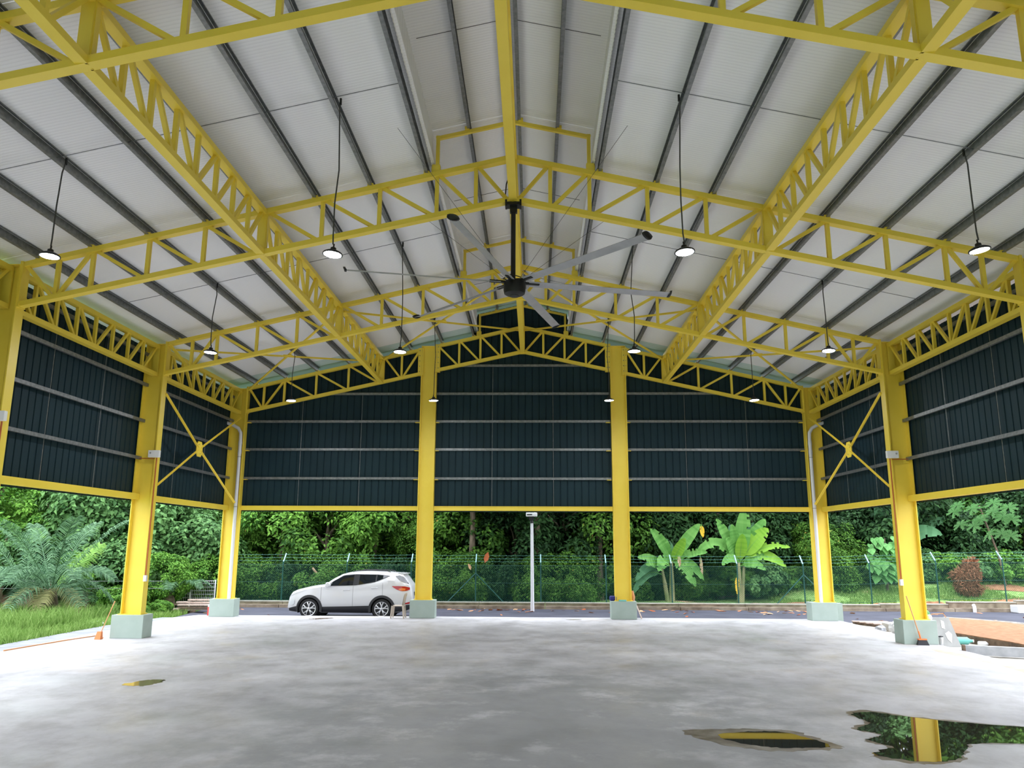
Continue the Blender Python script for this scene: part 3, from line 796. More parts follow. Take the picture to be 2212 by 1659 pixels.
for dz in (.05, .83, 1.6):
    m = MB(); m.tube([(xx, FY-.03, fz(xx)+dz) for xx in np.arange(FX[0], FX[-1]+.1, 1.0)], .006, 4); obj('line_wire', m, 'fence', fen)

# grey welded mesh fence at the left
def brc(x0, x1, y0, y1, zb, zt, label):
    t = thing('mesh_panel', label, 'fence', ((x0+x1)/2, (y0+y1)/2, zb), 'grey welded mesh panels')
    L = math.hypot(x1-x0, y1-y0); n = int(L/.075)
    for s in (0, 1):
        x, y = (x0, y0) if s == 0 else (x1, y1)
        m = MB(); m.tube([(x,y,zb),(x,y,zt+.04)], .03, 8); obj('post', m, 'pvc', t)
    m = MB()
    for i in range(1, n):
        f = i/n; x, y = x0+(x1-x0)*f, y0+(y1-y0)*f
        m.tube([(x,y,zb+.05),(x,y,zt-.12),(x,y-.05,zt-.06),(x,y,zt)], .005, 4, False)
    obj('mesh_wires', m, 'pvc', t, 'stuff')
    z = zt
    for z in [zt, zt-.12]+[zt-.12-.15*(i+1) for i in range(int((zt-zb)/.15)-1)]:
        m = MB(); m.tube([(x0,y0,z),(x1,y1,z)], .007, 5); obj('cross_wire', m, 'pvc', t)
brc(-14.33,-13.3,6,6.05,-.3,.95,'taller grey welded mesh panel by the back left corner')
brc(-15.25,-14.36,5.9,6,-.35,.66,'lower grey welded mesh panel left of the taller one')
brc(-16.2,-15.3,5.8,5.9,-.4,.42,'lowest grey welded mesh panel half hidden in bushes')

# lamp post with a box head
t = thing('lamp_post', 'slim white lamp post with a flat box head at the road edge', 'lamp post', (.35,5.6,-.2))
m = MB(); m.tube([(.35,5.6,-.2),(.35,5.6,.2),(.33,5.6,3.45)], [.085,.075,.06], 14); obj('pole', m, 'pvc', t)
m = MB(); m.tube([(.33,5.6,3.42),(.31,5.6,3.62)], [.075,.06], 12); m.box(.2,.42,5.5,5.7,3.56,3.70); obj('bracket', m, 'cladding', t)
m = MB(); m.box(.08,.56,5.35,5.9,3.70,3.86); hd = obj('box_head', m, 'white', t); bv = hd.modifiers.new('b','BEVEL'); bv.width=.02; bv.segments=2
m = MB(); m.tube([(.46,5.6,3.86),(.46,5.6,4.02)], .012, 6); obj('antenna', m, 'pvc', hd)
m = MB(); m.box(.12,.34,5.343,5.352,3.755,3.80); obj('vent_slot', m, 'cladding', hd)

# ------------------------------------------------------------------ car
def car():
    OX, OY, OZ = -8.83, 2.42, -.2
    t = thing('car', 'white sport utility car parked on the road behind the slab', 'car', (OX+2.35, OY, OZ))
    def li(tab, x):
        if x <= tab[0][0]: return tab[0][1]
        for (a, u), (b, v) in zip(tab[:-1], tab[1:]):
            if x <= b: q = (x-a)/(b-a); return u+(v-u)*q
        return tab[-1][1]
    TOP = [(.02,.60),(.10,.86),(.20,.97),(.35,1.035),(.82,1.15),(1.15,1.195),(1.38,1.225),(1.72,1.45),(2.04,1.615),(2.35,1.685),(2.88,1.71),(3.67,1.695),(4.1,1.66),(4.32,1.63),(4.42,1.50),(4.56,1.30),(4.64,1.20),(4.70,1.0),(4.73,.75)]
    SH  = [(.02,.50),(.10,.76),(.20,.88),(.35,.955),(.82,1.07),(1.38,1.15),(1.6,1.165),(2.6,1.19),(3.33,1.29),(3.83,1.40),(4.3,1.36),(4.56,1.22),(4.64,1.12),(4.70,.9),(4.73,.66)]
    WD  = [(.02,.62),(.10,.72),(.20,.79),(.35,.85),(.6,.905),(.9,.935),(1.5,.94),(3.4,.94),(3.9,.925),(4.3,.88),(4.56,.80),(4.70,.74),(4.73,.66)]
    WE  = [(.02,.50),(.20,.62),(.82,.72),(1.38,.74),(1.72,.68),(2.35,.62),(3.67,.60),(4.32,.58),(4.56,.62),(4.73,.5)]
    BOT = [(.02,.30),(.12,.24),(.5,.22),(4.2,.24),(4.55,.30),(4.73,.42)]
    def ring(x):
        zt, sh, w, we, zb = li(TOP,x), li(SH,x), li(WD,x), li(WE,x), li(BOT,x)
        mid = zb+(sh-zb)*.5
        return [(0,zb),(w*.88,zb),(w*.97,zb+.10),(w*.995,zb+(mid-zb)*.75),(w,mid+.05),(w*.985,sh-.12*(sh-mid)/.45),(w*.955,sh),(we+.02,zt-.055*min(1,(zt-sh)/.2)),(we*.86,zt-.012),(we*.45,zt),(0,zt+.003)]
    XS = [.02,.05,.10,.15,.20,.27,.35,.45,.6,.75,.9,1.05,1.2,1.38,1.5,1.62,1.72,1.88,2.04,2.2,2.35,2.6,2.88,3.05,3.2,3.33,3.4,3.5,3.6,3.67,3.75,3.83,3.9,4.0,4.1,4.22,4.32,4.37,4.42,4.49,4.56,4.60,4.64,4.67,4.70,4.73]
    bm = MB(); nr = len(ring(1.0)); full = 2*nr-2
    for x in XS:
        rg = ring(x); loop = [(y, z) for y, z in rg] + [(-y, z) for y, z in reversed(rg[1:-1])]
        for y, z in loop: bm.v.append((x, -y, z))
    for i in range(len(XS)-1):
        for k in range(full): k2 = (k+1) % full; bm.f.append((i*full+k, i*full+k2, (i+1)*full+k2, (i+1)*full+k))
    bm.f.append(tuple(reversed(range(full)))); e = (len(XS)-1)*full; bm.f.append(tuple(e+k for k in range(full)))
    bm.f = [tuple(reversed(f)) for f in bm.f]
    bm.smooth = True
    rawme = mesh('car_body_raw', bm, 'carpaint')
    import bmesh
    bb = bmesh.new(); bb.from_mesh(rawme); bmesh.ops.recalc_face_normals(bb, faces=bb.faces); bb.to_mesh(rawme); bb.free()
    tmp = link('car_body_raw', rawme)
    cutters = []
    for wx in (.90, 3.61):
        for s in (-1, 1):
            c = MB(); c.lathe([(.44,-.26),(.44,.2)] if s>0 else [(.44,-.2),(.44,.26)], 40, (wx, s*.86, .36), 'y')
            cme = mesh('cut', c, 'tyre'); bb = bmesh.new(); bb.from_mesh(cme); bmesh.ops.recalc_face_normals(bb, faces=bb.faces); bb.to_mesh(cme); bb.free(); co = link('cut', cme); cutters.append(co)
            md = tmp.modifiers.new('w','BOOLEAN'); md.operation = 'DIFFERENCE'; md.object = co; md.solver = 'EXACT'
    dg = bpy.context.evaluated_depsgraph_get(); dg.update()
    me = bpy.data.meshes.new_from_object(tmp.evaluated_get(dg)); me.name = 'car_body'
    for o in cutters+[tmp]: bpy.data.objects.remove(o, do_unlink=True)
    me.polygons.foreach_set('use_smooth', [True]*len(me.polygons)); me.set_sharp_from_angle(angle=math.radians(38))
    off = Vector((OX-(OX+2.35), 0, 0))
    body = link('body', me, t, off)
    def sy(x, z):
        rg = ring(x)[1:]
        for (y0,z0),(y1,z1) in zip(rg[:-1], rg[1:]):
            if z0 <= z <= z1 and z1 > z0: q = (z-z0)/(z1-z0); return y0+(y1-y0)*q
        return rg[0][0] if z < rg[0][1] else rg[-1][0]
    def patch(name, lo, hi, mat, outv=.006, nx=14, nz=4, parent=body, sides=(-1,1), th=0.0):
        x0, x1 = lo[0][0], lo[-1][0]
        for s in sides:
            m = MB()
            for j in range(nz+1):
                for i in range(nx+1):
                    x = x0+(x1-x0)*i/nx; a, b = li(lo,x), li(hi,x); z = a+(b-a)*j/nz
                    m.v.append((x, s*(sy(x,z)+outv), z))
            for j in range(nz):
                for i in range(nx):
                    q = (j*(nx+1)+i, j*(nx+1)+i+1, (j+1)*(nx+1)+i+1, (j+1)*(nx+1)+i)
                    m.f.append(q if s < 0 else tuple(reversed(q)))
            m.smooth = True
            o = link(name, mesh(name, m, mat), parent)
    # glasshouse band (black), panes on top
    patch('window_surround', [(1.50,1.175),(2.6,1.205),(3.33,1.325),(3.86,1.545)], [(1.50,1.185),(1.75,1.36),(2.12,1.56),(2.57,1.605),(3.4,1.60),(3.86,1.555)], 'black', .016, 40, 6)
    patch('front_window', [(1.66,1.19),(2.50,1.215)], [(1.66,1.27),(1.78,1.36),(2.12,1.54),(2.50,1.585)], 'carglass', .022, 14, 6)
    patch('rear_window', [(2.72,1.225),(3.33,1.345)], [(2.72,1.585),(3.33,1.585)], 'carglass', .022, 10, 6)
    patch('quarter_window', [(3.38,1.36),(3.80,1.535)], [(3.38,1.58),(3.80,1.55)], 'carglass', .022, 8, 3)
    patch('tailgate_window', [(4.06,1.535),(4.3,1.37),(4.56,1.255)], [(4.06,1.545),(4.20,1.57),(4.36,1.52),(4.56,1.275)], 'carglass', .02, 16, 5)
    patch('tail_lamp', [(3.98,1.165),(4.15,1.06),(4.32,1.0),(4.5,1.01),(4.62,1.05)], [(3.98,1.185),(4.2,1.185),(4.45,1.175),(4.62,1.13)], 'redlamp', .012, 14, 3)
    patch('turn_signal', [(4.22,1.055),(4.32,1.02),(4.46,1.03)], [(4.22,1.09),(4.34,1.12),(4.46,1.10)], 'amber', .016, 8, 3)
    patch('rear_reflector', [(4.40,.52),(4.64,.55)], [(4.40,.56),(4.64,.62)], 'redlamp', .012, 6, 2)
    patch('headlamp', [(.12,.80),(.30,.88),(.78,1.035)], [(.12,.83),(.30,.945),(.55,1.01),(.78,1.055)], 'headlamp', .018, 16, 4)
    patch('fog_lamp', [(.10,.52),(.22,.48),(.33,.53)], [(.10,.62),(.22,.66),(.33,.68)], 'headlamp', .018, 8, 4)
    patch('sill_cladding', [(1.33,.235),(3.18,.235)], [(1.33,.43),(2.4,.455),(3.18,.48)], 'cladding', .014, 16, 3)
    patch('rear_bumper_cladding', [(4.04,.25),(4.45,.28),(4.66,.37)], [(4.04,.46),(4.45,.50),(4.66,.52)], 'cladding', .014, 8, 3)
    patch('front_bumper_cladding', [(.07,.27),(.47,.235)], [(.07,.36),(.3,.42),(.47,.46)], 'cladding', .014, 8, 3)
    for x, a, b in ((1.33,.46,1.14),(2.52,.46,1.19),(3.62,.82,1.29)):
        patch('door_gap', [(x-.006,a),(x+.006,a)], [(x-.006,b),(x+.006,b)], 'seam', .003, 1, 14)
    for x in (2.28, 3.32):
        for s in (-1,1):
            m = MB(); z = 1.035+(x-2.28)*.075; y = sy(x,z)
            m.tube([(x-.11,s*(y),z-.012),(x-.09,s*(y+.03),z),(x+.09,s*(y+.032),z+.012),(x+.12,s*y,z+.012)], .014, 8); link('door_handle', mesh('door_handle', m, 'carpaint'), body)
    for s in (-1,1):
        m = MB(); m.lathe([(.02,-.13),(.085,-.12),(.115,-.05),(.115,.04),(.085,.09),(.02,.10)], 16, (0,0,0), 'y')
        m.v = [(1.60+v[0]*.9, s*(1.03+v[1]*.95), 1.225+v[2]*.85) for v in m.v]
        link('mirror', mesh('mirror', m, 'carpaint'), t, off)
        m = MB(); m.lathe([(.51,.895),(.515,.955),(.445,.958),(.44,.895)], 44, (0,0,0), 'y')   # arch ring, upper part only
        for wx in (.90, 3.61):
            a = MB()
            for i in range(25):
                q = math.radians(-14+208*i/24)
                for (r, y) in ((.405,.86),(.405,.958),(.49,.958),(.505,.90)):
                    a.v.append((wx+r*math.cos(q), s*y*(li(WD,min(max(wx+r*math.cos(q),.05),4.7))/.94), .36+r*math.sin(q)))
            for i in range(24):
                for k in range(3): a.f.append((i*4+k, i*4+k+1, (i+1)*4+k+1, (i+1)*4+k))
            a.smooth = True
            link('wheel_arch_trim', mesh('wheel_arch_trim', a, 'cladding'), body)
            l = MB()
            for i in range(21):
                q = math.radians(-20+220*i/20)
                for y in (.55,.93): l.v.append((wx+.436*math.cos(q), s*y, .36+.436*math.sin(q)))
            for i in range(20): l.f.append((2*i,2*i+1,2*i+3,2*i+2))
            l.add([(wx+.438*math.cos(2*PI*i/24), s*.63, .36+.438*math.sin(2*PI*i/24)) for i in range(24)], [tuple(range(24))])
            link('wheel_liner', mesh('wheel_liner', l, 'tyre'), body)
            w = thing('wheel', None, None, (0,0,0), kind='x'); del w['kind']
            w.parent = t; w.location = (wx+off.x, s*.82, .362)
            m2 = MB(); m2.lathe([(.25,-.11),(.33,-.115),(.356,-.09),(.362,-.03),(.362,.03),(.356,.09),(.33,.115),(.25,.11)], 44, (0,0,0), 'y'); link('tyre', mesh('tyre', m2, 'tyre'), w)
            m2 = MB(); m2.lathe([(.02,-.02),(.24,-.02),(.262,s*.0+.0),(.24,.02),(.02,.02)], 40, (0,0,0), 'y'); link('brake_disc', mesh('brake_disc', m2, 'black'), w)
            m2 = MB()
            for i in range(41):
                q = 2*PI*i/40
                for (r, y) in ((.262,.07),(.262,.118),(.238,.112),(.234,.07)): m2.v.append((r*math.cos(q), s*y, r*math.sin(q)))
            for i in range(40):
                for k in range(4): m2.f.append((i*4+k, i*4+(k+1)%4, (i+1)*4+(k+1)%4, (i+1)*4+k))
            link('rim', mesh('rim', m2, 'rim'), w)
            for i in range(5):
                q = PI/2+2*PI*i/5
                sp = MB()
                for dq in (-.20,.20):
                    sp.bar((.05*math.cos(q+dq*.4), s*.105, .05*math.sin(q+dq*.4)), (.15*math.cos(q+dq*.75), s*.112, .15*math.sin(q+dq*.75)), .03, .03, (0,1,0))
                    sp.bar((.15*math.cos(q+dq*.75), s*.112, .15*math.sin(q+dq*.75)), (.245*math.cos(q+dq*1.35), s*.10, .245*math.sin(q+dq*1.35)), .036, .03, (0,1,0))
                link('spoke', mesh('spoke', sp, 'rim'), w)
            m2 = MB(); m2.lathe([(.055,.09*1),(.06,.112),(.04,.125),(.01,.126)] if s > 0 else [(.01,-.126),(.04,-.125),(.06,-.112),(.055,-.09)], 20, (0,0,0), 'y'); link('hub_cap', mesh('hub_cap', m2, 'rim'), w)
    # windscreen, sunroof strip, roof rails, spoiler, plate, grille
    m = MB()
    for i in range(7):
        x = 1.42+(2.16-1.42)*i/6
        for j in range(9):
            y = (-.93+1.86*j/8)*li(WE,x)*.86; m.v.append((x, y, li(TOP,x)+.010-.013*abs(y/li(WE,x))))
    for i in range(6):
        for j in range(8): m.f.append((i*9+j, i*9+j+1, (i+1)*9+j+1, (i+1)*9+j))
    m.smooth = True; link('windscreen', mesh('windscreen', m, 'carglass'), body)
    for s in (-1,1):
        m = MB(); m.tube([(2.42,s*.56,li(TOP,2.42)),(2.6,s*.56,1.735),(3.2,s*.56,1.742),(3.7,s*.56,1.725),(3.85,s*.56,li(TOP,3.85))], .014, 8); link('roof_rail', mesh('roof_rail', m, 'cladding'), body)
    m = MB(); m.add([(4.12,-.56,1.655),(4.12,.56,1.655),(4.42,.54,1.625),(4.42,-.54,1.625),(4.12,-.56,1.62),(4.12,.56,1.62),(4.42,.54,1.605),(4.42,-.54,1.605)],[(0,3,2,1),(4,5,6,7),(0,1,5,4),(1,2,6,5),(2,3,7,6),(3,0,4,7)]); link('spoiler', mesh('spoiler', m, 'carpaint'), body)
    m = MB(); m.box(4.69,4.76,-.30,.30,.82,.95); link('number_plate', mesh('number_plate', m, 'cladding'), body)
    m = MB(); m.box(.0,.06,-.42,.42,.46,.72); link('grille', mesh('grille', m, 'cladding'), body)
    m = MB(); m.tube([(4.40,-.62,.27),(4.60,-.62,.27)], .04, 12); link('exhaust_tip', mesh('exhaust_tip', m, 'rim'), body)
    m = MB(); m.box(.6,4.2,-.7,.7,.2,.3); link('underbody', mesh('underbody', m, 'tyre'), body)
car()

# ------------------------------------------------------------------ plastic chair
def chair():
    X, Y = -4.30, -.24
    t = thing('plastic_chair', 'beige plastic stacking chair standing by the back wall column', 'chair', (X, Y, 0))
    m = MB()                       # seat, slightly dished
    n = 8
    for j in range(n+1):
        for i in range(n+1):
            u, v = i/n-.5, j/n-.5; r = max(abs(u),abs(v))*2
            m.v.append((X+u*.42*(1-.06*abs(v)), Y+v*.42, .425-.02*(1-r*r)+(.0 if u > -.45 else -.03)))
    b = len(m.v); m.v += [(x,y,z-.02) for x,y,z in m.v]
    for j in range(n):
        for i in range(n):
            q = (j*(n+1)+i, j*(n+1)+i+1, (j+1)*(n+1)+i+1, (j+1)*(n+1)+i); m.f.append(q); m.f.append(tuple(b+k for k in reversed(q)))
    edge = [i for i in range(n+1)]+[(j*(n+1)+n) for j in range(1,n+1)]+[n*(n+1)+i for i in range(n-1,-1,-1)]+[j*(n+1) for j in range(n-1,0,-1)]
    for a, c in zip(edge, edge[1:]+edge[:1]): m.f.append((a, b+a, b+c, c))
    m.smooth = True; obj('seat', m, 'chair', t)
    m = MB(); N = 10                # curved shell back with rounded top
    for j in range(9):
        f = j/8; z = .43+.40*f; half = .20*(1 if f < .6 else math.sqrt(max(0,1-((f-.6)/.4)**2*.75)))
        for i in range(N+1):
            u = -1+2*i/N; m.v.append((X+.20+.075*f-.05*u*u*0+(-.05*u*u), Y+u*half, z))
    b = len(m.v); m.v += [(x+.016,y,z) for x,y,z in m.v]
    for j in range(8):
        for i in range(N):
            if 1 <= j <= 6 and i in (2,4,5,7): continue     # open slots in the back
            q = (j*(N+1)+i, j*(N+1)+i+1, (j+1)*(N+1)+i+1, (j+1)*(N+1)+i); m.f.append(q); m.f.append(tuple(b+k for k in reversed(q)))
    m.smooth = True; obj('backrest', m, 'chair', t)
    for sx_, sy_ in ((-1,-1),(-1,1),(1,-1),(1,1)):
        m = MB(); m.tube([(X+sx_*.185,Y+sy_*.185,.42),(X+sx_*.225,Y+sy_*.215,0)], [.036,.026], 8); obj('leg', m, 'chair', t)
chair()

# ------------------------------------------------------------------ small things
def bev(o, w=.01):
    b = o.modifiers.new('b','BEVEL'); b.width = w; b.segments = 2; return o
# broom on the right plinth
t = thing('broom', 'black-bristled broom with a wooden handle leaning on the right plinth', 'broom', (10.42,-6.98,0))
m = MB(); m.tube([(10.44,-7.0,.13),(10.21,-6.90,1.22)], .014, 8); obj('handle', m, 'rope', t)
m = MB(); m.tube([(10.44,-7.0,.12),(10.40,-6.985,.34)], .020, 8); obj('socket', m, 'orange', t)
m = MB(); m.add([(10.32,-7.06,.0),(10.60,-7.10,.0),(10.60,-7.0,.0),(10.32,-6.96,0),(10.36,-7.05,.13),(10.55,-7.08,.13),(10.55,-7.01,.13),(10.36,-6.98,.13)],[(0,3,2,1),(4,5,6,7),(0,1,5,4),(1,2,6,5),(2,3,7,6),(3,0,4,7)]); obj('bristles', m, 'cladding', t)
m = MB(); m.box(10.35,10.56,-7.08,-6.98,.13,.16); obj('broom_head', m, 'orange', t)
# orange brush with rope by the left plinth
t = thing('long_brush', 'orange brush with a thin handle leaning on the left plinth', 'brush', (-10.98,-7.05,0))
m = MB(); m.tube([(-11.08,-7.12,.10),(-10.98,-6.7,.95)], .012, 6); obj('handle', m, 'rope', t)
m = MB(); m.add([(-11.18,-7.2,0),(-11.02,-7.2,0),(-11.02,-7.06,0),(-11.18,-7.06,0),(-11.14,-7.15,.2),(-11.03,-7.15,.2),(-11.03,-7.08,.2),(-11.14,-7.08,.2)],[(0,3,2,1),(4,5,6,7),(0,1,5,4),(1,2,6,5),(2,3,7,6),(3,0,4,7)]); obj('brush_head', m, 'orange', t)
m = MB(); m.tube([(-11.1+.06*math.sin(i*2.1)-.08*i, -7.0+.09*i+.12*math.cos(i*1.3), .015) for i in range(6)]+[(-11.75,-7.4,.015),(-11.9,-8.6,.015),(-12.0,-9.6,.015)], .014, 6)
tag(obj('rope', m, 'rope'), 'orange rope trailing along the left slab edge', 'rope')
# grey board behind the right plinth
t = thing('metal_board', 'grey board with torn paper patches leaning beside the right plinth', 'board', (11.45,-6.2,-.12))
m = MB(); m.add([(11.1,-6.36,-.12),(11.78,-6.36,-.12),(11.62,-6.16,.62),(11.06,-6.16,.62),(11.1,-6.30,-.12),(11.78,-6.30,-.12),(11.62,-6.10,.62),(11.06,-6.10,.62)],[(0,1,2,3),(7,6,5,4),(0,4,5,1),(1,5,6,2),(2,6,7,3),(3,7,4,0)]); obj('panel', m, 'grey', t)
def onboard(u, v): return (11.1+.55*u+.02, -6.368+.2*(v+.12)/.74, v)
for P in ([(.45,.36),(.60,.33),(.62,.52),(.48,.56)], [(.55,.22),(.75,.28),(.88,.20),(.78,-.02),(.62,.08)]):
    m = MB(); m.add([onboard(u,v) for u,v in P]+[(q[0],q[1]+.004,q[2]) for q in (onboard(u,v) for u,v in P)], [tuple(range(len(P)))]); obj('paper_patch', m, 'white', t)
m = MB(); m.tube([(11.15,-6.13,.6),(11.18,-6.12,.70),(11.5,-6.12,.72),(11.58,-6.13,.6)], .012, 6); obj('carry_handle', m, 'rope', t)
# jug and bottle on the right plinth
t = thing('plastic_jug', 'green and white plastic jug on top of the right plinth', 'jug', (10.84,-6.48,PH))
m = MB(); m.lathe([(.09,0),(.105,.02),(.105,.15),(.07,.21),(.035,.23),(.035,.25)], 18, (10.86,-6.50,PH)); obj('body', m, 'greenplastic', t)
m = MB(); m.tube([(10.78,-6.5,PH+.2),(10.74,-6.5,PH+.27),(10.86,-6.5,PH+.31),(10.91,-6.5,PH+.24)], .014, 6); obj('handle', m, 'black', t)
m = MB(); m.lathe([(.06,0),(.075,.03),(.06,.1),(.02,.13)], 14, (10.885,-6.62,PH+.0)); tag(obj('plastic_cup', m, 'white'), 'round pale cup in front of the green jug', 'cup')
m = MB(); m.lathe([(.07,0),(.075,.02),(.075,.22),(.06,.26),(.03,.28),(.03,.33)], 18, (11.06,-6.0,.5)); m.box(11.0,11.12,-6.06,-5.94,-.12,.5)
tag(obj('white_canister', m, 'white'), 'white canister standing behind the grey board', 'canister')
# paint tin
t = thing('paint_tin', 'grey tin with an orange base between right plinth and grey board', 'tin', (11.02,-6.86,0))
m = MB(); m.lathe([(.055,.05),(.055,.30),(.05,.31)], 16, (11.02,-6.86,-.12)); obj('tin', m, 'rim', t)
m = MB(); m.lathe([(.058,0),(.058,.06)], 16, (11.02,-6.86,-.12)); obj('base_band', m, 'orange', t)
m = MB(); m.lathe([(.057,.31),(.057,.33),(.03,.34)], 16, (11.02,-6.86,-.12)); obj('lid', m, 'black', t)
m = MB(); m.tube([(10.72,-4.2,-.12),(10.72,-4.2,.95)], .012, 6); m.v = [(v[0]+.9,v[1],v[2]) for v in m.v]
tag(obj('steel_rod', m, 'cladding'), 'thin dark steel rod standing upright behind the right plinth', 'rod')
# rubble strip behind the right plinth: pallet planks, sacks, bottles
t = thing('wooden_pallet', 'weathered wooden pallet lying beyond the right slab edge', 'pallet', (12.0,-.6,-.12))
for i in range(5):
    m = MB(); y = -.1-.28*i; m.bar((11.35+.12*i,y,-.02),(12.5+.12*i,y-.12,-.02), .2, .03); obj('board', m, 'timber', t)
for dx in (0, .5, 1.0):
    m = MB(); m.bar((11.45+dx,.05,-.08),(11.95+dx,-1.4,-.08), .09, .09); obj('bearer', m, 'darkwood', t)
def lump(c, r, seed, name, label, cat, mat, flat=.6):
    rg = np.random.RandomState(seed); m = MB(); n1, n2 = 9, 14
    for i in range(n1):
        th = PI*i/(n1-1)
        for j in range(n2):
            ph = 2*PI*j/n2; k = 1+.28*rg.uniform(-1,1)
            m.v.append((c[0]+r*k*math.sin(th)*math.cos(ph), c[1]+r*k*math.sin(th)*math.sin(ph), c[2]+r*flat*(1+math.cos(th))*(1+.15*rg.uniform(-1,1))))
    for i in range(n1-1):
        for j in range(n2): m.f.append((i*n2+j, (i+1)*n2+j, (i+1)*n2+(j+1)%n2, i*n2+(j+1)%n2))
    m.smooth = True; return tag(obj(name, m, mat), label, cat)
lump((11.4,-3.5,-.12), .22, 1, 'plastic_bag', 'tall crumpled white plastic bag beyond the right slab edge', 'bag', 'white', .9)
lump((11.45,-4.4,-.12), .28, 2, 'plastic_bag', 'low flattened white plastic bag nearest the right plinth', 'bag', 'pvc', .35)
lump((11.25,-2.6,-.12), .16, 3, 'plastic_bag', 'small grey crumpled bag beside the pallet', 'bag', 'concrete', .6)
def bottle(p, d, r, L, mat, name, label, capm=None):
    d = Vector(d).normalized(); p = Vector(p); t = thing(name, label, 'bottle', p)
    m = MB(); m.tube([p+Vector((0,0,r))+d*a for a in (0,.02,L*.7,L*.85,L)], [r*.8,r,r,r*.5,r*.35], 12); obj('body', m, mat, t)
    m = MB(); m.tube([p+Vector((0,0,r))+d*L, p+Vector((0,0,r))+d*(L+.03)], r*.4, 10); obj('cap', m, capm or 'white', t)
bottle((11.55,-3.0,-.12), (.9,-.5,0), .07, .32, 'bluebottle', 'plastic_bottle', 'blue plastic bottle lying beyond the right slab edge')
bottle((11.95,-5.75,-.12), (1,-.15,0), .10, .42, 'teal', 'plastic_bottle', 'teal plastic bottle lying right of the grey board')
bottle((12.35,-6.1,-.12), (1,-.3,0), .065, .28, 'white', 'plastic_bottle', 'clear plastic bottle lying by the soil planter')
lump((10.75,-6.05,0), .09, 6, 'rag', 'blue rag lying behind the right plinth', 'rag', 'bluebottle', .4)
m = MB(); m.box(11.3,11.9,-.9+3.0-3.3,-.6-.1,-.12,.12); m.v = [(v[0]+.25,v[1]-1.3,v[2]) for v in m.v]
tag(bev(obj('concrete_block', m, 'kerbtop'), .02), 'pale concrete block behind the right plinth', 'block')
# soil planter on the right with its kerb, and the long precast piece in front
t = thing('soil_planter', 'raised orange soil bed edged with concrete beside the road', 'planter', (13.6,-4,-.2))
P = [(12.4,-3.2),(14.95,.25),(15.9,-2.2),(16.3,-12),(13.0,-12),(12.7,-7.0)]
m = MB(); m.prism(blob(P[:1]+P[1:], 3, 0.0, 3), -.3, .08); obj('retaining_edge', m, 'darkwood', t)
m = MB(); m.prism([(13.7+(x-13.7)*.985,-4.6+(y+4.6)*.985) for x,y in blob(P, 3, 0, 3)], .0, .10); obj('soil', m, 'soil', t)
m = MB(); m.tube([(14.7,.35,.06),(15.9,-1.6,.08),(16.25,-5,.1),(16.4,-11,.1)], .06, 6); obj('edge_strip', m, 'kerbtop', t)
m = MB(); m.bar((10.98,-8.05,.02),(14.0,-9.35,.02), .16, .22); m2 = MB(); m2.bar((10.94,-8.04,.02),(10.995,-8.055,.02), .165, .225)
t = thing('precast_kerb', 'long grey precast kerb lying on the paving at the right edge', 'kerb', (12.4,-8.6,-.1)); obj('beam', m, 'concrete', t); obj('end_face', m2, 'darkwood', t)
# paving slabs in front of it
pv = structure('paving')
for i in range(5):
    for j in range(5):
        m = MB(); x0, y0 = 11.0+i*.62, -9.2-j*.62; m.box(x0+.008,x0+.612,y0-.612,y0-.008,-.14,-.10+.004*((i*3+j)%3)); obj('paving_slab', m, 'kerbtop', pv)
# white concrete blocks far right, pvc stub at the kerb
for i, lb in enumerate(('white concrete block at the kerb on the far right, nearer the middle','white concrete block at the kerb on the far right, at the photo edge')):
    m = MB(); m.box(20.55+.85*i,21.3+.85*i,6.0-.3*i,6.6-.3*i,-.2,.12); tag(bev(obj('concrete_block', m, 'white'), .04), lb, 'block')
m = MB(); m.tube([(19.05,6.55,-.2),(19.05,6.55,.02),(19.05,6.62,.1)], .07, 10); tag(obj('drain_pipe', m, 'pvc'), 'short white drain pipe standing at the far kerb', 'pipe')
# items on the plinth nearest the bananas
m = MB(); m.box(3.07,3.3,-.1,.2,PH,PH+.16); tag(bev(obj('folded_cloth', m, 'blue'), .04), 'dark blue folded cloth on the left of the plinth top', 'cloth')
m = MB(); m.box(3.36,3.62,-.26,-.15,PH,PH+.05); tag(bev(obj('plastic_tray', m, 'teal'), .01), 'small teal tray on the front of the plinth top', 'tray')
m = MB(); m.tube([(3.88,.05,PH),(3.90,.05,PH+.12),(3.86,.1,PH+.33)], [.055,.06,.05], 10); tag(obj('cloth_roll', m, 'rope'), 'orange cloth roll propped against the back column', 'roll')
m = MB(); m.bar((4.15,-.1,0.02),(3.9,.2,.72), .05, .02); tag(obj('wooden_stick', m, 'timber'), 'wooden stick leaning behind the item-topped plinth', 'stick')
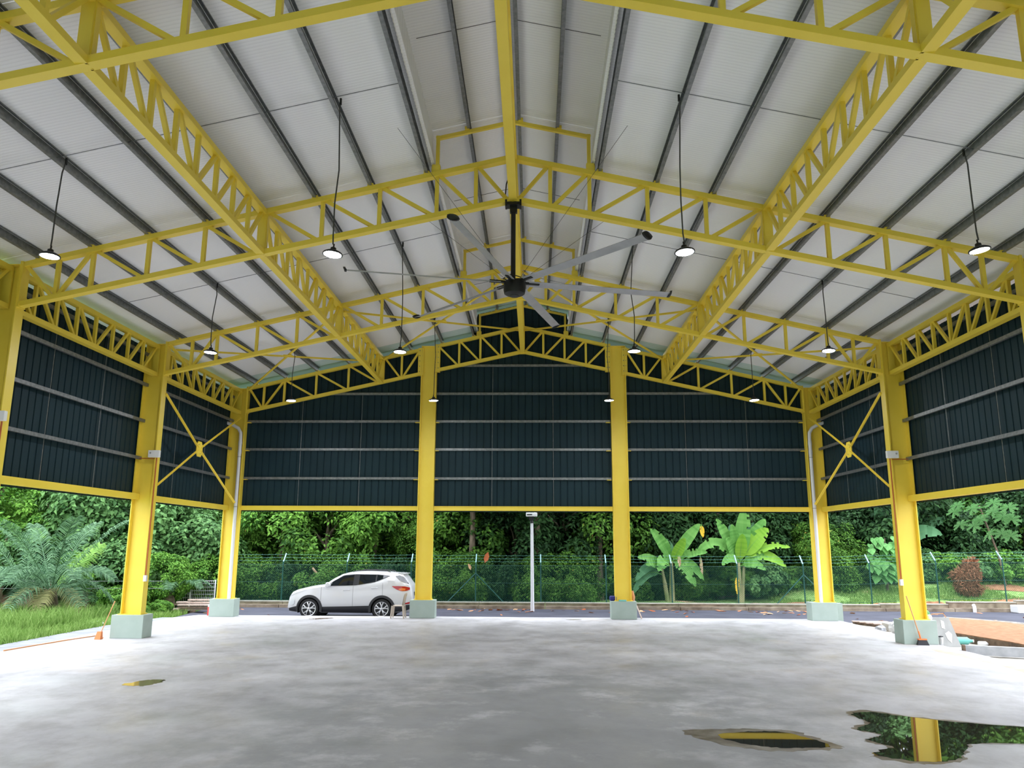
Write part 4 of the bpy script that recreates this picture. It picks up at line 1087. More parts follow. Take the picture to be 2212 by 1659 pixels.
# timber stack, red post, white sheet at the left
for i, (x0, y0, x1, y1, z, w, mt, lb) in enumerate((
        (-13.6,4.2,-11.9,3.9,.30,.18,'timber','topmost pale board of the timber stack'),
        (-14.1,4.3,-12.0,3.8,.20,.20,'timber','pale board second from the top of the timber stack'),
        (-13.9,3.95,-12.1,3.6,.12,.16,'timber','front pale board of the timber stack, third from the top'),
        (-14.25,4.5,-12.3,4.1,.10,.22,'darkwood','rear brown board of the timber stack'),
        (-13.9,4.0,-12.2,3.7,.02,.22,'darkwood','dark board low in the timber stack'),
        (-14.3,4.2,-12.2,3.9,-.06,.30,'timber','lowest wide board of the timber stack'))):
    m = MB(); m.bar((x0,y0,z-.03),(x1,y1,z), w, .055); tag(obj('timber_plank', m, mt), lb, 'plank', 'stacked timber planks')
for i, x in enumerate((-13.7,-12.6)):
    m = MB(); m.bar((x,3.4,-.24),(x+.1,4.8,-.24), .12, .14); tag(obj('timber_bearer', m, 'darkwood'), ('left' if i == 0 else 'right')+' dark bearer under the timber stack', 'bearer')
t = thing('barrier_post', 'red and white post standing left of the back left plinth', 'post', (-11.15,.25,-.2))
m = MB(); m.box(-11.2,-11.1,.2,.3,-.2,.30); obj('post', m, 'red', t)
m = MB(); m.box(-11.2,-10.75,.21,.29,.30,.38); obj('top_rail', m, 'white', t); m = MB(); m.box(-11.1,-10.98,.2,.28,.12,.28); obj('red_block', m, 'red', t)
m = MB(); m.prism(blob([(-15.3,-1.6),(-14.2,-2.0),(-13.6,-1.5),(-14.2,-.9),(-15.0,-1.0)], 5, .05), -.25, -.10); tag(obj('white_sheet', m, 'white'), 'white plastic sheet lying on the left grass verge', 'sheet')
for i, z in enumerate((.78, 1.05)):
    m = MB(); m.tube([(-30,2.0,z+.1),(-22,2.0,z),(-14.0,2.6,z+.02)], .008, 5); tag(obj('fence_wire', m, 'galv'), ('lower' if i == 0 else 'upper')+' thin wire strung across the palm on the left', 'wire')

# ------------------------------------------------------------------ plants
def np_mesh(name, V, F, mat, rnd=None):
    """V (n,3), F (m,4 or 3) arrays"""
    me = bpy.data.meshes.new(name); n, m, k = len(V), len(F), F.shape[1]
    me.vertices.add(n); me.vertices.foreach_set('co', np.asarray(V, np.float32).ravel())
    me.loops.add(m*k); me.loops.foreach_set('vertex_index', np.asarray(F, np.int32).ravel())
    me.polygons.add(m); me.polygons.foreach_set('loop_start', np.arange(0, m*k, k, dtype=np.int32))
    me.materials.append(MT[mat])
    if rnd is not None:
        a = me.attributes.new('rnd', 'FLOAT', 'FACE'); a.data.foreach_set('value', np.asarray(rnd, np.float32))
    me.update(calc_edges=True); me.validate()
    return me
def setrnd(me, lo=0., hi=1.):
    a = me.attributes.new('rnd', 'FLOAT', 'FACE'); a.data.foreach_set('value', NR.uniform(lo, hi, len(me.polygons)).astype(np.float32))
    return me
def unit(a): return a/np.maximum(np.linalg.norm(a, axis=1, keepdims=True), 1e-6)

def leaves(pos, nor, size, aspect=.5, droop=.4, fold=.18, rng=NR):
    """one folded leaf per position: 4 corners, two triangles along the midrib"""
    n = len(pos)
    nor = unit(nor); t = rng.normal(size=(n,3)); t[:,2] -= droop*2
    d = unit(t - nor*np.sum(t*nor, axis=1, keepdims=True)); s = np.cross(nor, d)
    L = size[:,None]; W = L*aspect*.5
    base = pos; tip = pos + d*L - nor*L*.12
    mid = pos + d*L*.42 + nor*L*fold*.3
    a = mid + s*W + nor*L*fold*.25; b = mid - s*W + nor*L*fold*.25
    V = np.stack([base, a, tip, b], 1).reshape(-1,3)
    i = np.arange(n)*4
    F = np.stack([np.stack([i, i+1, i+2], 1), np.stack([i, i+2, i+3], 1)], 1).reshape(-1,3)
    rnd = np.repeat(np.clip(rng.beta(2,2.2,n),0,1), 2)
    return V, F, rnd

def crown_mesh(name, n, mat, rx=1., ry=1., rz=1., clusters=40, size=(.10,.16), aspect=.5, lumpy=.34, seed=0, full=True, core=True):
    rg = np.random.RandomState(seed)
    c = unit(rg.normal(size=(clusters,3)))
    if not full: c[:,2] = np.abs(c[:,2])*1.1-.1
    c *= rg.uniform(.55,.92,(clusters,1)); rad = rg.uniform(lumpy*.6, lumpy*1.1, clusters)
    k = rg.randint(0, clusters, n)
    d = unit(rg.normal(size=(n,3)) + .55*unit(c[k])+np.array([0,0,.3]))
    pos = c[k] + d*(rad[k]*rg.uniform(.7,1.05,n))[:,None]
    nor = d*.55 + unit(c[k])*.35 + np.array([0,0,.55]) + rg.normal(size=(n,3))*.32
    pos = pos*np.array([rx,ry,rz])
    tone = rg.uniform(-.22,.22,clusters)[k]
    V, F, rnd = leaves(pos, nor, rg.uniform(size[0],size[1],n), aspect, .45, rng=rg)
    rnd = np.clip(rnd+np.repeat(tone,2), 0, .94); rnd[rg.rand(len(rnd)) < .004] = 1.0
    return np_mesh(name, V, F, mat, rnd)

# shared crown meshes in metres
CR = {}
CR['A'] = crown_mesh('foliage_broad', 9000, 'leaf', 2.3,2.0,2.2, 46, (.17,.28), .55, seed=1)
CR['B'] = crown_mesh('foliage_bright', 9000, 'leaf_bright', 2.2,1.9,2.0, 42, (.15,.26), .5, seed=2)
CR['C'] = crown_mesh('foliage_blue', 9000, 'leaf_blue', 2.4,2.0,2.2, 46, (.18,.30), .6, seed=3)
CR['D'] = crown_mesh('foliage_dark', 8000, 'leaf_dark', 2.4,2.0,2.4, 40, (.18,.32), .5, seed=4)
CR['E'] = crown_mesh('foliage_small', 9000, 'leaf', 1.6,1.3,1.5, 44, (.09,.15), .55, seed=5)
CR['H'] = crown_mesh('foliage_low_dark', 7000, 'leaf_dark', 1.7,1.3,1.4, 44, (.12,.2), .55, seed=15)
CR['F'] = crown_mesh('foliage_creeper', 9000, 'leaf_bright', 1.7,1.2,1.0, 50, (.10,.17), .8, .26, seed=6)
CR['G'] = crown_mesh('foliage_creeper_blue', 9000, 'leaf_blue', 1.7,1.2,1.0, 50, (.10,.18), .8, .26, seed=7)
tk = MB(); tk.tube([(0,0,-2.5),(.05,0,-1.2),(-.04,.05,.2),(.02,0,1.2)], [.16,.12,.09,.03], 8)
for a in range(5):
    q = a*1.3; tk.tube([(0,0,-.9+.3*a),(.6*math.cos(q),.6*math.sin(q),-.2+.3*a),(1.3*math.cos(q),1.2*math.sin(q),.3+.25*a)], [.06,.045,.015], 6)
TRUNK = mesh('tree_trunk', tk, 'bark')

def tree(kind, x, y, zc, s, label, name='jungle_tree', cat='tree', group=None, trunk=True, sz=None):
    zg = gh(x, y)
    t = thing(name, label, cat, (x, y, zg), group)
    f = link('foliage', CR[kind], t, (0,0,zc-zg)); f['kind'] = 'stuff'
    f.rotation_euler = (0,0,R.uniform(0,6.28)); sc = s*R.uniform(.93,1.07); f.scale = (sc, sc, (sz or s)*R.uniform(.95,1.08))
    if trunk:
        o = link('trunk', TRUNK, t, (0,0,zc-zg)); o.rotation_euler = (0,0,R.uniform(0,6.28))
        o.scale = (s, s, max(.3,(zc-zg)/2.4))
    return t
KN = {'A':'mid green','B':'bright green','C':'blue green','D':'dark green','E':'small-leaved','F':'fresh creeper-like','G':'blue creeper-like','H':'shady dark'}
def where(x):
    for lim, w in ((-21,'at the far left'),(-16,'behind the large palm'),(-13.5,'above the grey mesh panels'),(-9,'left of the white car'),(-3.5,'behind the white car'),(.3,'left of the lamp post'),(3.5,'right of the lamp post'),(8.3,'behind the left banana plant'),(12.3,'behind the right banana plant'),(16,'right of the back right corner'),(20,'behind the right side column')):
        if x < lim: return w
    return 'at the far right'
# the thicket far behind: dark wall of trees
i = 0
for y, xs_, zc, s in ((21, np.arange(-42,40,3.9), 7.0, 1.9), (15.5, np.arange(-34,32,3.1), 3.9, 1.3)):
    for x in xs_:
        k = 'DADC'[i % 4]; i += 1
        if x < -15: k = 'CABC'[i % 4]
        tree(k, x+R.uniform(-.6,.6), y+R.uniform(-.7,.7), zc+(1.2 if x > 12 and y > 18 else 0)+R.uniform(-.5,.7)+ (.3 if x < -20 else 0), s, (f'tallest {KN[k]} tree of the far thicket ' if y > 18 else f'{KN[k]} tree of the inner thicket ')+where(x), group='jungle trees of the far thicket')
# middle row with the looks of each stretch
i = 0
for x in np.arange(-31, 28, 2.35):
    if 4.8 < x < 12.6: k, zc, s = 'D', 2.6, .95
    elif -16 < x < -3: k, zc, s = 'BABE'[i % 4], 2.9, 1.05
    elif x <= -16: k, zc, s = 'CBCA'[i % 4], 2.7, 1.05
    elif x >= 12.6: k, zc, s = 'DDH'[i % 3], 2.8, 1.0 if i % 3 != 2 else 1.4
    else: k, zc, s = 'ADD'[i % 3], 2.9, 1.0
    i += 1
    y = 11.6 + R.uniform(-.4,.5) - (1.4 if x < -17 else 0) + (1.2 if x > 12 else 0)
    tree(k, x, y, zc+R.uniform(-.4,.5), s, f'{KN[k]} tree close behind the fence {where(x)}', group='trees of the row behind the fence')
# tall canopy that overhangs the fence line and shades what grows below
for j, (x, y, z) in enumerate(((-2.6,10.2,6.6),(.6,9.8,6.4),(3.6,10.4,6.7),(6.6,11.2,7.0),(9.6,11.6,7.1),(13.0,12.4,7.4),(-6.2,12.2,7.2),(-10,12.4,7.2))):
    tree('DA'[j % 2], x, y, z, 1.15, f'high {KN["DA"[j % 2]]} canopy tree hanging over the fence {where(x)}', group='canopy trees over the fence', sz=.85)
# undergrowth right behind the fence
i = 0
for x in np.arange(-13.5, 26, 1.25):
    if x < 4: k, zc, s, y = 'EEHE'[i % 4], .75, .8, 9.3
    elif x < 9.5: k, zc, s, y = 'EDE'[i % 3], .6, .7 if i % 3 != 1 else .45, 10.9
    else: k, zc, s, y = 'GF'[i % 2], 1.0+.45*sm(12,15,x), .85, 10.4+.9*sm(11.5,13,x)
    i += 1
    tree(k, x+R.uniform(-.3,.3), y+R.uniform(-.3,.3), zc+R.uniform(-.15,.2), s, f'low {KN[k]} bush at the foot of the fence {where(x)}', 'undergrowth_bush', 'bush', 'undergrowth bushes behind the fence', False)
for x, z in ((13.9,2.5),(14.9,2.2),(14.3,1.7),(15.3,1.4)):
    tree('E', x, 10.6, z, .85, ('upper' if z > 2 else 'lower')+(' left' if x < 14.6 else ' right')+' part of the vine-covered mound right of the back right corner', 'vine_mound', 'bush', 'vine mounds right of the corner', False)
# left: bright creepers over bushes behind the palm
for j, (x, y, z, s, k) in enumerate(((-27,6.5,3.6,1.15,'C'),(-24.2,7.0,3.9,1.1,'B'),(-21.4,7.6,3.1,1.05,'F'),(-20.2,8.2,3.4,1.1,'C'),(-17.8,8.6,3.2,1.1,'C'),(-29.5,5.0,3.2,1.2,'F'),(-22.6,5.8,1.8,1.0,'G'),(-19,6.4,1.5,.9,'F'),(-26,4.6,1.7,1.0,'G'),(-17,7.0,1.3,.9,'C'),(-15.3,8.4,2.2,.95,'C'))):
    tree(k, x, y, z, s, f'{KN[k]} creeper-covered tree, {"taller" if z > 2.5 else "lower"} one in the left thicket {where(x)}', 'creeper_tree', 'tree', 'creeper trees on the left')
for x, y, z, s in ((-14.6,2.0,-.02,.34),(-15.4,1.0,.0,.36),(-14.2,3.1,.05,.34),(-15.8,3.8,.2,.5),(-16.8,4.6,.3,.6)):
    tree('F', x, y, z, s, 'low creeper mound on the verge between the left columns', 'creeper_mound', 'bush', 'creeper mounds on the left verge', False)
tree('B', -15.2, 5.4, 1.05, .55, 'fresh green shrub rising above the grey mesh panels', 'shrub', 'bush', None, False)
tree('B', -14.0, 7.2, 1.0, .5, 'fresh green shrub between the mesh panels and the fence', 'shrub', 'bush', None, False)

# palms -----------------------------------------------------------------------------------
def frond_mesh(name, L, droop, mat, seed, nl=58, leaf=.62, lift=.9):
    rg = np.random.RandomState(seed); V, F, rn = [], [], []
    def P(t): return np.array([L*t*(1-.12*t), 0, lift*L*t*.55 - droop*L*t**2.2])
    r = .03
    for i in range(13):
        t = i/12; p = P(t); rr_ = r*(1-.85*t)
        V += [p+np.array([0,-rr_,0]), p+np.array([0,rr_,0]), p+np.array([0,0,rr_*1.2])]
    for i in range(12):
        b = i*3
        for k in range(3): F.append((b+k, b+(k+1)%3, b+3+(k+1)%3, b+3+k)); rn.append(.6)
    for i in range(nl):
        t = .12+.87*i/(nl-1); p = P(t); d = P(min(1,t+.02))-P(t-.02); d /= np.linalg.norm(d)
        ll = leaf*(.45+.9*math.sin(PI*min(1,(t*.92+.05))))*rg.uniform(.9,1.1)
        for s in (-1,1):
            side = np.array([0,s,0]); o = d*.55+side*.85+np.array([0,0,.28+rg.uniform(-.12,.12)]); o /= np.linalg.norm(o)
            w = .019+.012*rg.rand(); m_ = p+o*ll*.5; tip = p+o*ll*.92+np.array([0,0,-ll*(.28+.2*rg.rand())])
            wv = np.cross(o, side*s); wv /= np.linalg.norm(wv)+1e-6; wv = d*w
            b = len(V); V += [p-wv*.6, p+wv*.6, m_+wv, m_-wv, tip]
            F += [(b,b+1,b+2,b+3)]; rn.append(rg.rand()); F += [(b+3,b+2,b+4,b+4)]; rn.append(rn[-1])
    me = bpy.data.meshes.new(name); me.from_pydata([tuple(v) for v in V], [], [f if len(set(f)) == 4 else f[:3] for f in F]); me.update()
    me.materials.append(MT[mat]); a = me.attributes.new('rnd','FLOAT','FACE'); a.data.foreach_set('value', np.array(rn, np.float32))
    return me
FRU = frond_mesh('frond_upright', 3.0, .55, 'palm', 1, lift=2.7, nl=40)
FRM = frond_mesh('frond_arched', 3.0, .75, 'palm', 2, lift=1.7, nl=40)
FRL = frond_mesh('frond_low', 2.8, .75, 'palm', 3, lift=1.05, nl=38)
FRD = frond_mesh('frond_drooping', 2.3, .85, 'palm_dry', 4, lift=.75)
FRF = frond_mesh('frond_fresh', 2.0, .25, 'palm_fresh', 5, lift=2.2)
def palm(x, y, zb, label, specs, s=1.0):
    t = thing('oil_palm', label, 'palm', (x, y, gh(x,y)))
    m = MB(); m.tube([(x,y,gh(x,y)-.1),(x,y,zb*.5),(x,y,zb+.15)], [.30,.28,.16], 10); obj('trunk', m, 'bark', t)
    for me, az, sc in specs:
        o = link('frond', me, t, (0,0,zb-gh(x,y))); o.rotation_euler = (R.uniform(-.25,.25),0,math.radians(az)); o.scale = (sc*s,)*3
sp = []
for k in range(6): sp.append((FRU, 20+k*60, R.uniform(.9,1.05)))
for k in range(7): sp.append((FRM, 5+k*52, R.uniform(.9,1.08)))
for k in range(6): sp.append((FRL, 28+k*60, R.uniform(.85,1.05)))
for az in (-75,-20,215): sp.append((FRD, az, R.uniform(.75,.9)))
sp.append((FRF, 75, 1.0))
palm(-17.0, .3, .75, 'large young oil palm with arching fronds left of the shed', sp, .92)
palm(-14.9, 5.2, .35, 'smaller palm half hidden behind the left column', [(FRM, 30+k*52, .7) for k in range(7)]+[(FRF, 100, .8)], .9)
palm(4.6, 13.0, 1.6, 'dark palm in the thicket left of the banana plants', [(FRM, 10+k*45, 1.0) for k in range(8)]+[(FRL, 20+k*60, .9) for k in range(6)], 1.0)
palm(11.6, 14.2, 3.6, 'tall palm with pale hanging fronds above the banana plants', [(FRD, -150+k*30, 1.2) for k in range(6)]+[(FRM, k*60, 1.0) for k in range(6)], 1.1)
palm(-19.9, 3.4, .6, 'palm behind the large young palm at the left edge', [(FRM, k*45+12, .95) for k in range(8)]+[(FRU, 60*k, .9) for k in range(4)], .95)

# bananas ---------------------------------------------------------------------------------
def banana_leaf(t, p0, p1, w, sag, mat, tears=.0, seed=0, face=None):
    rg = random.Random(seed); p0, p1 = Vector(p0), Vector(p1); off = wloc(t)
    n = 22; d = p1-p0; L = d.length; up = Vector((0,0,1))
    fdir = Vector(face) if face else Vector((0,-1,.35))
    pts = [p0+d*(i/n)+up*sag*L*(math.sin(PI*min(1,i/n*.95))) for i in range(n+1)]
    V, F, rn = [], [], []
    pet = 3
    for i, p in enumerate(pts):
        tg = (pts[min(i+1,n)]-pts[max(i-1,0)]).normalized(); s = tg.cross(fdir).normalized(); nn = s.cross(tg)
        f = max(0, (i-pet)/(n-pet)); hw = (w/2)*(math.sin(PI*min(1,f**.75*.97+.02))**.55) if i >= pet else .02
        if i == n: hw = .01
        hw2 = hw*(1-(tears*rg.uniform(0,.5) if i > pet else 0))
        for a in (-1, -.5, 0, .5, 1):
            h = hw2 if a > 0 else hw*(1-tears*rg.uniform(0,.4))
            V.append(tuple(p+s*a*h+nn*(abs(a)*.22*h-.0)-off))
    for i in range(n):
        tone = rg.random()
        for k in range(4):
            if k in (0,3) and tears > 0 and i > pet+2 and rg.random() < tears*.55: continue
            F.append((i*5+k, i*5+k+1, (i+1)*5+k+1, (i+1)*5+k)); rn.append(min(1,max(0,tone*.8+.1+.15*(k%2))))
    me = bpy.data.meshes.new('banana_leaf'); me.from_pydata(V, [], F); me.update(); me.materials.append(MT[mat])
    me.polygons.foreach_set('use_smooth', [True]*len(F))
    a = me.attributes.new('rnd','FLOAT','FACE'); a.data.foreach_set('value', np.array(rn, np.float32))
    o = link('leaf', me, t)
    m = MB(); m.tube([p-(s*0)-(nn*.012) for p in pts], [.030*(1-.8*i/n) for i in range(n+1)], 6); obj('midrib', m, 'banana', o)
    setrnd(o.children[0].data, .7, 1)
    return o
def banana(x, y, hb, label, stems, lv, dark=False):
    t = thing('banana_plant', label, 'banana plant', (x, y, gh(x,y)))
    for (dx, h, r) in stems:
        m = MB(); m.tube([(x+dx*.4,y,gh(x,y)-.1),(x+dx*.7,y,h*.5),(x+dx,y,h)], [r,r*.85,r*.5], 10); obj('pseudostem', m, 'stem', t)
    for j, (a, b, w, sag, mat, te) in enumerate(lv):
        banana_leaf(t, (x+a[0], y+a[1], a[2]), (b[0], y+b[1], b[2]), w, sag, mat, te, seed=j*7+int(abs(x)*3))
    return t
A = (.1,0,1.75)
banana(6.75, 9.2, 1.6, 'left banana plant with drooping torn leaves behind the fence', [(.05,1.8,.14),(-.4,1.5,.11)], [
    (A,(5.85,-.2,3.25),.55,.10,'banana',.3), (A,(7.38,-.5,2.85),.50,.02,'banana_lime',.0), (A,(8.22,.1,3.5),.55,.06,'banana',.1),
    ((-.3,0,1.55),(5.2,-.3,1.95),.42,.12,'banana',.2), ((-.3,0,1.5),(5.55,-.5,1.62),.5,.14,'banana',.2), (A,(7.75,-.6,.62),.6,.22,'banana',.5),
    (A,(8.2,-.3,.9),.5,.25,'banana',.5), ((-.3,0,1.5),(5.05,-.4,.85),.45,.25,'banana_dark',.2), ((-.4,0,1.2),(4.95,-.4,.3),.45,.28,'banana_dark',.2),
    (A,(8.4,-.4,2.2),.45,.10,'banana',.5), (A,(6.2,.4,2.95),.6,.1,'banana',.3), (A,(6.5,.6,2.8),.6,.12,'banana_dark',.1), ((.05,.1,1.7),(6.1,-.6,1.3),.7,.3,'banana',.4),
    ((1.5,0,3.5),(8.3,-.05,2.9),.22,.0,'banana_yellow',.1), ((.35,-.3,2.1),(7.12,-.35,1.55),.18,.0,'deadleaf',.5), ((1.35,-.2,2.15),(8.15,-.25,1.05),.16,.0,'deadleaf',.6)])
Bc = (.1,0,1.75)
banana(9.85, 9.2, 1.7, 'right banana plant with tall upright leaves behind the fence', [(.05,1.75,.13),(.3,1.7,.10)], [
    (Bc,(8.98,.1,3.75),.55,.04,'banana',.2), (Bc,(9.62,-.2,3.5),.5,.03,'banana',.0), (Bc,(10.3,-.1,4.3),.75,.02,'banana',.05), (Bc,(11.3,.2,3.75),.7,.03,'banana',.1),
    ((.2,0,1.9),(11.3,-.2,3.3),.75,.06,'banana_lime',.1), ((.2,0,1.8),(12.2,-.4,2.4),.42,.16,'banana_lime',.4), ((.2,0,1.8),(12.0,-.3,1.5),.5,.22,'banana_lime',.1),
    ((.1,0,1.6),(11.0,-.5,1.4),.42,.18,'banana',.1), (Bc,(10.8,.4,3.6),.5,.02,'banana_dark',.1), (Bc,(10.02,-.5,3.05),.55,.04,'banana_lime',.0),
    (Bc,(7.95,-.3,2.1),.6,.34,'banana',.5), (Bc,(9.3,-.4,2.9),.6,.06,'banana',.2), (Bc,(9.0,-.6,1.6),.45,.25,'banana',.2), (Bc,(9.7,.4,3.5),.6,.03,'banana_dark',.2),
    ((-.05,0,1.2),(9.68,-.35,.35),.2,.0,'banana_yellow',.1), ((.2,0,1.8),(11.2,-.2,2.0),.4,.12,'banana',.3)])
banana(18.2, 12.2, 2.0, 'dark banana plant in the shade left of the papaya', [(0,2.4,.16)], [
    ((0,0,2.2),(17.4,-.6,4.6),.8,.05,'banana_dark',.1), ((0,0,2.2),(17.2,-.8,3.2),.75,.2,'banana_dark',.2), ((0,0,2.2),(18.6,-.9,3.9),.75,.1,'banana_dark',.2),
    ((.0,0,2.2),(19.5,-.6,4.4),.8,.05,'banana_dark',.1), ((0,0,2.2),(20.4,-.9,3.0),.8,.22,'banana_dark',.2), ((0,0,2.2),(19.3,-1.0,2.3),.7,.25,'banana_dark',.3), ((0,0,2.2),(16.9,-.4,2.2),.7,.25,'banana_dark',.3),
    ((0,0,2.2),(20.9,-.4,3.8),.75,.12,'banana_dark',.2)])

# papaya ----------------------------------------------------------------------------------
def palmate_mesh():
    V = [(0,0,0)]; F = []; lob = 7
    for i in range(lob):
        q = math.radians(-135+270*i/(lob-1)); L = 1.0-.18*abs(i-3)/3
        def P(r, a, z=0): return (r*math.sin(q+a), r*math.cos(q+a), z-.18*r*r)
        b = len(V)
        V += [P(.34,-.36), P(.62,-.32,.02), P(.58,-.17), P(.86,-.26,.02), P(.76,-.09), P(L,0), P(.76,.09), P(.86,.26,.02), P(.58,.17), P(.62,.32,.02), P(.34,.36), P(.5,0,.03)]
        c = b+11
        F += [(0,b,c)]+[(b+j,b+j+1,c) for j in range(10)]+[(b+10,0,c)]
    return V, F
V_, F_ = palmate_mesh()
me_p = bpy.data.meshes.new('papaya_leaf'); me_p.from_pydata(V_, [], F_); me_p.update(); me_p.materials.append(MT['papaya']); setrnd(me_p, .2, 1)
t = thing('papaya_tree', 'papaya tree with large lobed pale leaves on the far right', 'tree', (21.4,9.6,gh(21.4,9.6)))
m = MB(); m.tube([(22.6,10.2,.2),(22.3,10.1,2.2),(21.4,9.6,4.4)], [.06,.045,.035], 10); obj('trunk', m, 'darkwood', t)
for (x, z, dy, s, tilt) in ((19.95,3.5,-.9,.45,.9),(20.5,3.45,-1.0,.5,1.0),(20.75,3.75,-1.1,.45,.8),(21.3,4.1,-1.2,.5,.9),(21.85,3.85,-1.0,.5,.9),(22.3,3.75,-.9,.5,.9),(21.0,3.05,-1.2,.5,1.05),(21.6,3.1,-1.2,.45,1.0),(22.05,3.0,-1.1,.5,.95),(20.7,4.25,-.6,.5,.8),(22.4,4.3,-.6,.5,.8),(21.6,4.5,-.8,.5,.8),(20.2,4.4,-.3,.45,.8),(19.9,4.1,-.5,.45,.9)):
    l = link('leaf', me_p, t, (x-21.4, dy, z-gh(21.4,9.6))); l.scale = (s,s,s)
    l.rotation_euler = (tilt*.9, R.uniform(-.3,.3), math.atan2(x-21.4, .8)*-.4+PI+R.uniform(-.3,.3))
    m = MB(); m.tube([(21.4,9.6,min(4.3,z+.25)),((x+21.4)/2,9.6+dy*.5,z+.22),(x,9.6+dy,z)], .012, 5); obj('petiole', m, 'banana', t); setrnd(t.children[-1].data)
# heart-leaved shrub ----------------------------------------------------------------------
hv = [(0,0,0)]; ho = [(0,.12),(.22,.30),(.42,.22),(.50,-.05),(.40,-.38),(.18,-.72),(0,-1.0),(-.18,-.72),(-.40,-.38),(-.50,-.05),(-.42,.22),(-.22,.30)]
hv += [(a,b,-.12*(a*a+b*b)-.1*abs(a)) for a,b in ho]
me_h = bpy.data.meshes.new('heart_leaf'); me_h.from_pydata(hv, [], [(0,i+1,(i+1)%12+1) for i in range(12)]); me_h.update(); me_h.materials.append(MT['heart']); setrnd(me_h, .1, 1)
t = thing('broad_leaf_shrub', 'shrub of big heart-shaped leaves beside the right side column', 'shrub', (16.9,9.9,gh(16.9,9.9)))
m = MB(); m.tube([(16.9,9.9,.3),(16.9,9.8,1.6),(16.95,9.8,2.9)], [.07,.05,.02], 8); obj('stem', m, 'bark', t)
for i in range(64):
    z = R.uniform(1.1,3.05); hw = .9*math.sqrt(max(.1,1-((z-2.0)/1.3)**2))
    x = 16.9+R.uniform(-1,1)*hw; y = 9.6-.35*math.sqrt(max(0,1-((x-16.9)/1.0)**2))+R.uniform(-.12,.2)
    l = link('leaf', me_h, t, (x-16.9, y-9.9, z-gh(16.9,9.9))); s = R.uniform(.30,.48); l.scale = (s,s,s)
    l.rotation_euler = (R.uniform(.6,1.15), R.uniform(-.35,.35), R.uniform(-.6,.6))
# dry orange thatch heap
rg = np.random.RandomState(5); n = 6500
z = rg.beta(1.2,1.3,n)*1.5; wd = .16+.36*np.sin(PI*np.clip(z/1.5,0,1)**.75)*(1+.25*np.sin(z*9))
pos = np.stack([20.3+rg.uniform(-1,1,n)*wd-.22*np.sin(z*2.6), 9.0+rg.uniform(-1,1,n)*wd*.6, .45+z], 1)
V, F, rn = leaves(pos, np.stack([rg.normal(size=n),-np.abs(rg.normal(size=n))-.5,rg.normal(size=n)*.4],1), rg.uniform(.12,.3,n), .2, .5, rng=rg)
t = thing('dead_bush', 'dead orange-brown bush stump behind the fence on the right', 'bush', (20.25,9.0,gh(20.25,9)))
o = link('dry_foliage', np_mesh('dry_foliage', V-np.array([20.25,9.0,gh(20.25,9)]), F, 'redsoil_bush', rn), t); o['kind'] = 'stuff'
m = MB(); m.tube([(20.3,9.05,.2),(20.3,9.05,1.2),(20.15,9.05,1.9)], [.22,.18,.1], 10); obj('stump', m, 'darkwood', t)

# grass -----------------------------------------------------------------------------------
def grass(name, label, n, area, hlo, hhi, seed, cond=None):
    rg = np.random.RandomState(seed); x = rg.uniform(area[0],area[1],n); y = rg.uniform(area[2],area[3],n)
    if cond is not None: k = cond(x,y); x, y = x[k], y[k]; n = len(x)
    z = np.array([gh(a,b) for a,b in zip(x,y)]); h = rg.uniform(hlo,hhi,n); a = rg.uniform(0,6.28,n); w = rg.uniform(.012,.022,n)
    lean = rg.normal(size=(n,2))*.3*h[:,None]
    p = np.stack([x,y,z],1); s = np.stack([np.cos(a),np.sin(a),np.zeros(n)],1)*w[:,None]
    mid = p+np.stack([lean[:,0]*.35,lean[:,1]*.35,h*.6],1); tip = p+np.stack([lean[:,0],lean[:,1],h],1)
    V = np.stack([p-s,p+s,mid+s*.7,mid-s*.7,tip],1).reshape(-1,3); i = np.arange(n)*5
    F = np.concatenate([np.stack([i,i+1,i+2],1),np.stack([i,i+2,i+3],1),np.stack([i+3,i+2,i+4],1)]); r_ = np.tile(rg.rand(n),3)
    o = link(name, np_mesh(name, V, F, 'grass', r_)); o['kind'] = 'stuff'; o['label'] = label; o['category'] = 'grass'
grass('grass_verge', 'green grass on the verge left of the slab', 42000, (-21,-13.3,-11,3.5), .12, .38, 21)
grass('tall_grass', 'taller grass tufts at the foot of the large palm', 5000, (-19,-14.6,-4.5,1.2), .35, .75, 22)
grass('slope_grass', 'short grass on the slope behind the fence on the right', 22000, (11.5,26,8.2,11.5), .05, .16, 23, lambda x,y: (np.sin(x*1.3)+np.cos(y*2+x*.7)) > -.6)

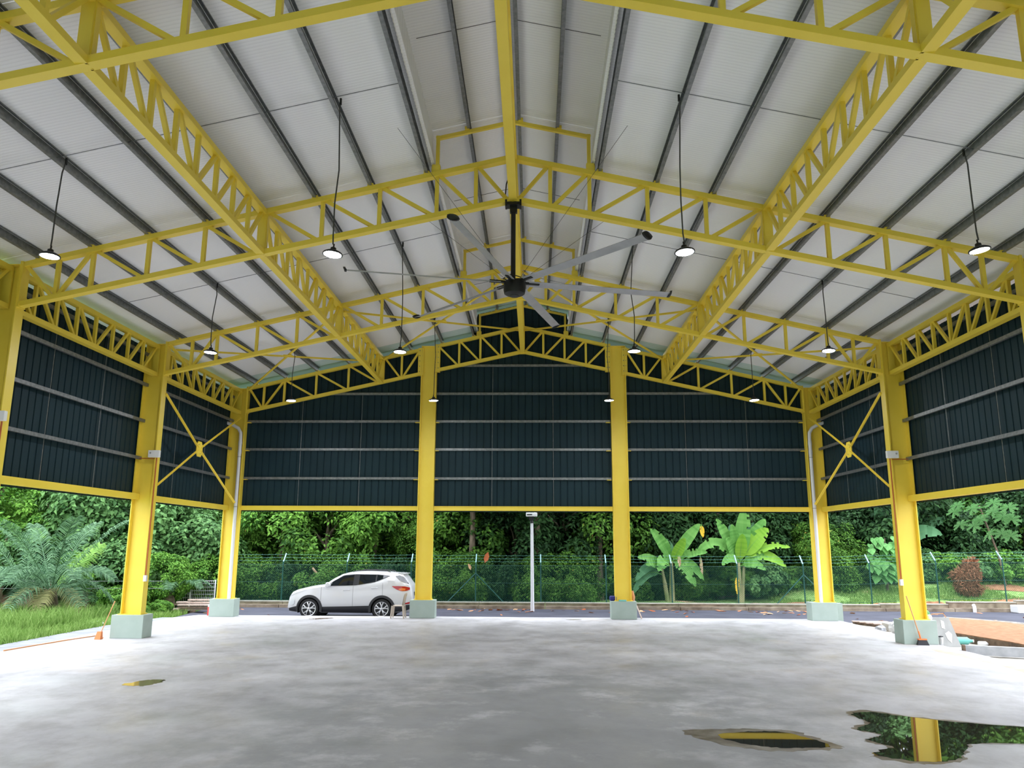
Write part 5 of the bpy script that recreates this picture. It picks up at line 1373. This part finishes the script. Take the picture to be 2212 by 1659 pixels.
# bare orange soil at the foot of the slope on the right
def soil_patch(x0, x1, y0, y1, label, seed):
    rg = random.Random(seed); m = MB(); nx_, ny_ = 60, 8
    for j in range(ny_+1):
        for i in range(nx_+1):
            u, v = i/nx_, j/ny_; x = x0+(x1-x0)*u
            y = y0+(y1-y0)*v*(.55+.45*math.sin(5*u+seed)*math.sin(11*u+1.3)+.2*rg.random())
            m.v.append((x, y, gh(x,y)+.05+.04*math.sin(PI*v)*rg.random()-.03*(v in (0,1))))
    for j in range(ny_):
        for i in range(nx_): m.f.append((j*(nx_+1)+i, j*(nx_+1)+i+1, (j+1)*(nx_+1)+i+1, (j+1)*(nx_+1)+i))
    m.smooth = True; tag(obj('bare_soil', m, 'soil'), label, 'soil')
soil_patch(10.2, 25, 7.55, 8.7, 'strip of bare orange soil along the kerb behind the fence', 1)
soil_patch(20.8, 26, 9.6, 10.9, 'bare orange soil bank right of the dead bush', 2)

# fallen leaves on the road -----------------------------------------------------------------
lm = MB(); lm.add([(0,-.5,0),(.22,-.15,.06),(.2,.2,.08),(0,.55,.02),(-.2,.2,.1),(-.22,-.15,.05),(0,0,0)], [(6,0,1),(6,1,2),(6,2,3),(6,3,4),(6,4,5),(6,5,0)])
LM = []
for j in range(4):
    me = mesh('fallen_leaf', lm, 'litter'); a = me.attributes.new('rnd','FLOAT','FACE'); a.data.foreach_set('value', np.full(6, j/3., np.float32)); LM.append(me)
for i in range(110):
    if i < 70: x, y = R.uniform(-3.4,12.5), 6.55-abs(R.gauss(0,1.0))
    elif i < 95: x, y = R.uniform(-12.5,14), R.uniform(1.5,6.4)
    else: x, y = R.uniform(14.5,23), R.uniform(0,6)
    if -9.2 < x < -3.8 and 1.2 < y < 3.7: continue
    o = link('fallen_leaf', R.choice(LM), None, (x, y, -.197)); s = R.uniform(.2,.42); o.scale = (s, s, s*.8); o.rotation_euler = (R.uniform(-.3,.3), R.uniform(-.3,.3), R.uniform(0,6.28))
    tag(o, 'dry fallen leaf lying on the dark road surface', 'leaf', 'fallen leaves on the road')

# odds and ends at the fence
o = link('fallen_leaf', LM[0], None, (-1.72,7.62,1.95)); o.scale = (.5,.5,.4); o.rotation_euler = (1.4,.3,.2)
tag(o, 'large orange leaf caught on the barbed wire', 'leaf')
o = link('fallen_leaf', LM[3], None, (-2.45,7.42,1.55)); o.scale = (.3,.3,.3); o.rotation_euler = (1.5,-.4,.5)
tag(o, 'pale dry leaf caught in the chain link mesh', 'leaf')
m = MB(); m.tube([(-9.75,8.3,1.45),(-9.45,8.35,1.1),(-9.2,8.4,.5),(-9.1,8.4,-.1)], [.05,.06,.07,.07], 10)
tag(obj('broken_trunk', m, 'deadleaf'), 'pale broken tree trunk leaning behind the fence by the car bonnet', 'trunk')
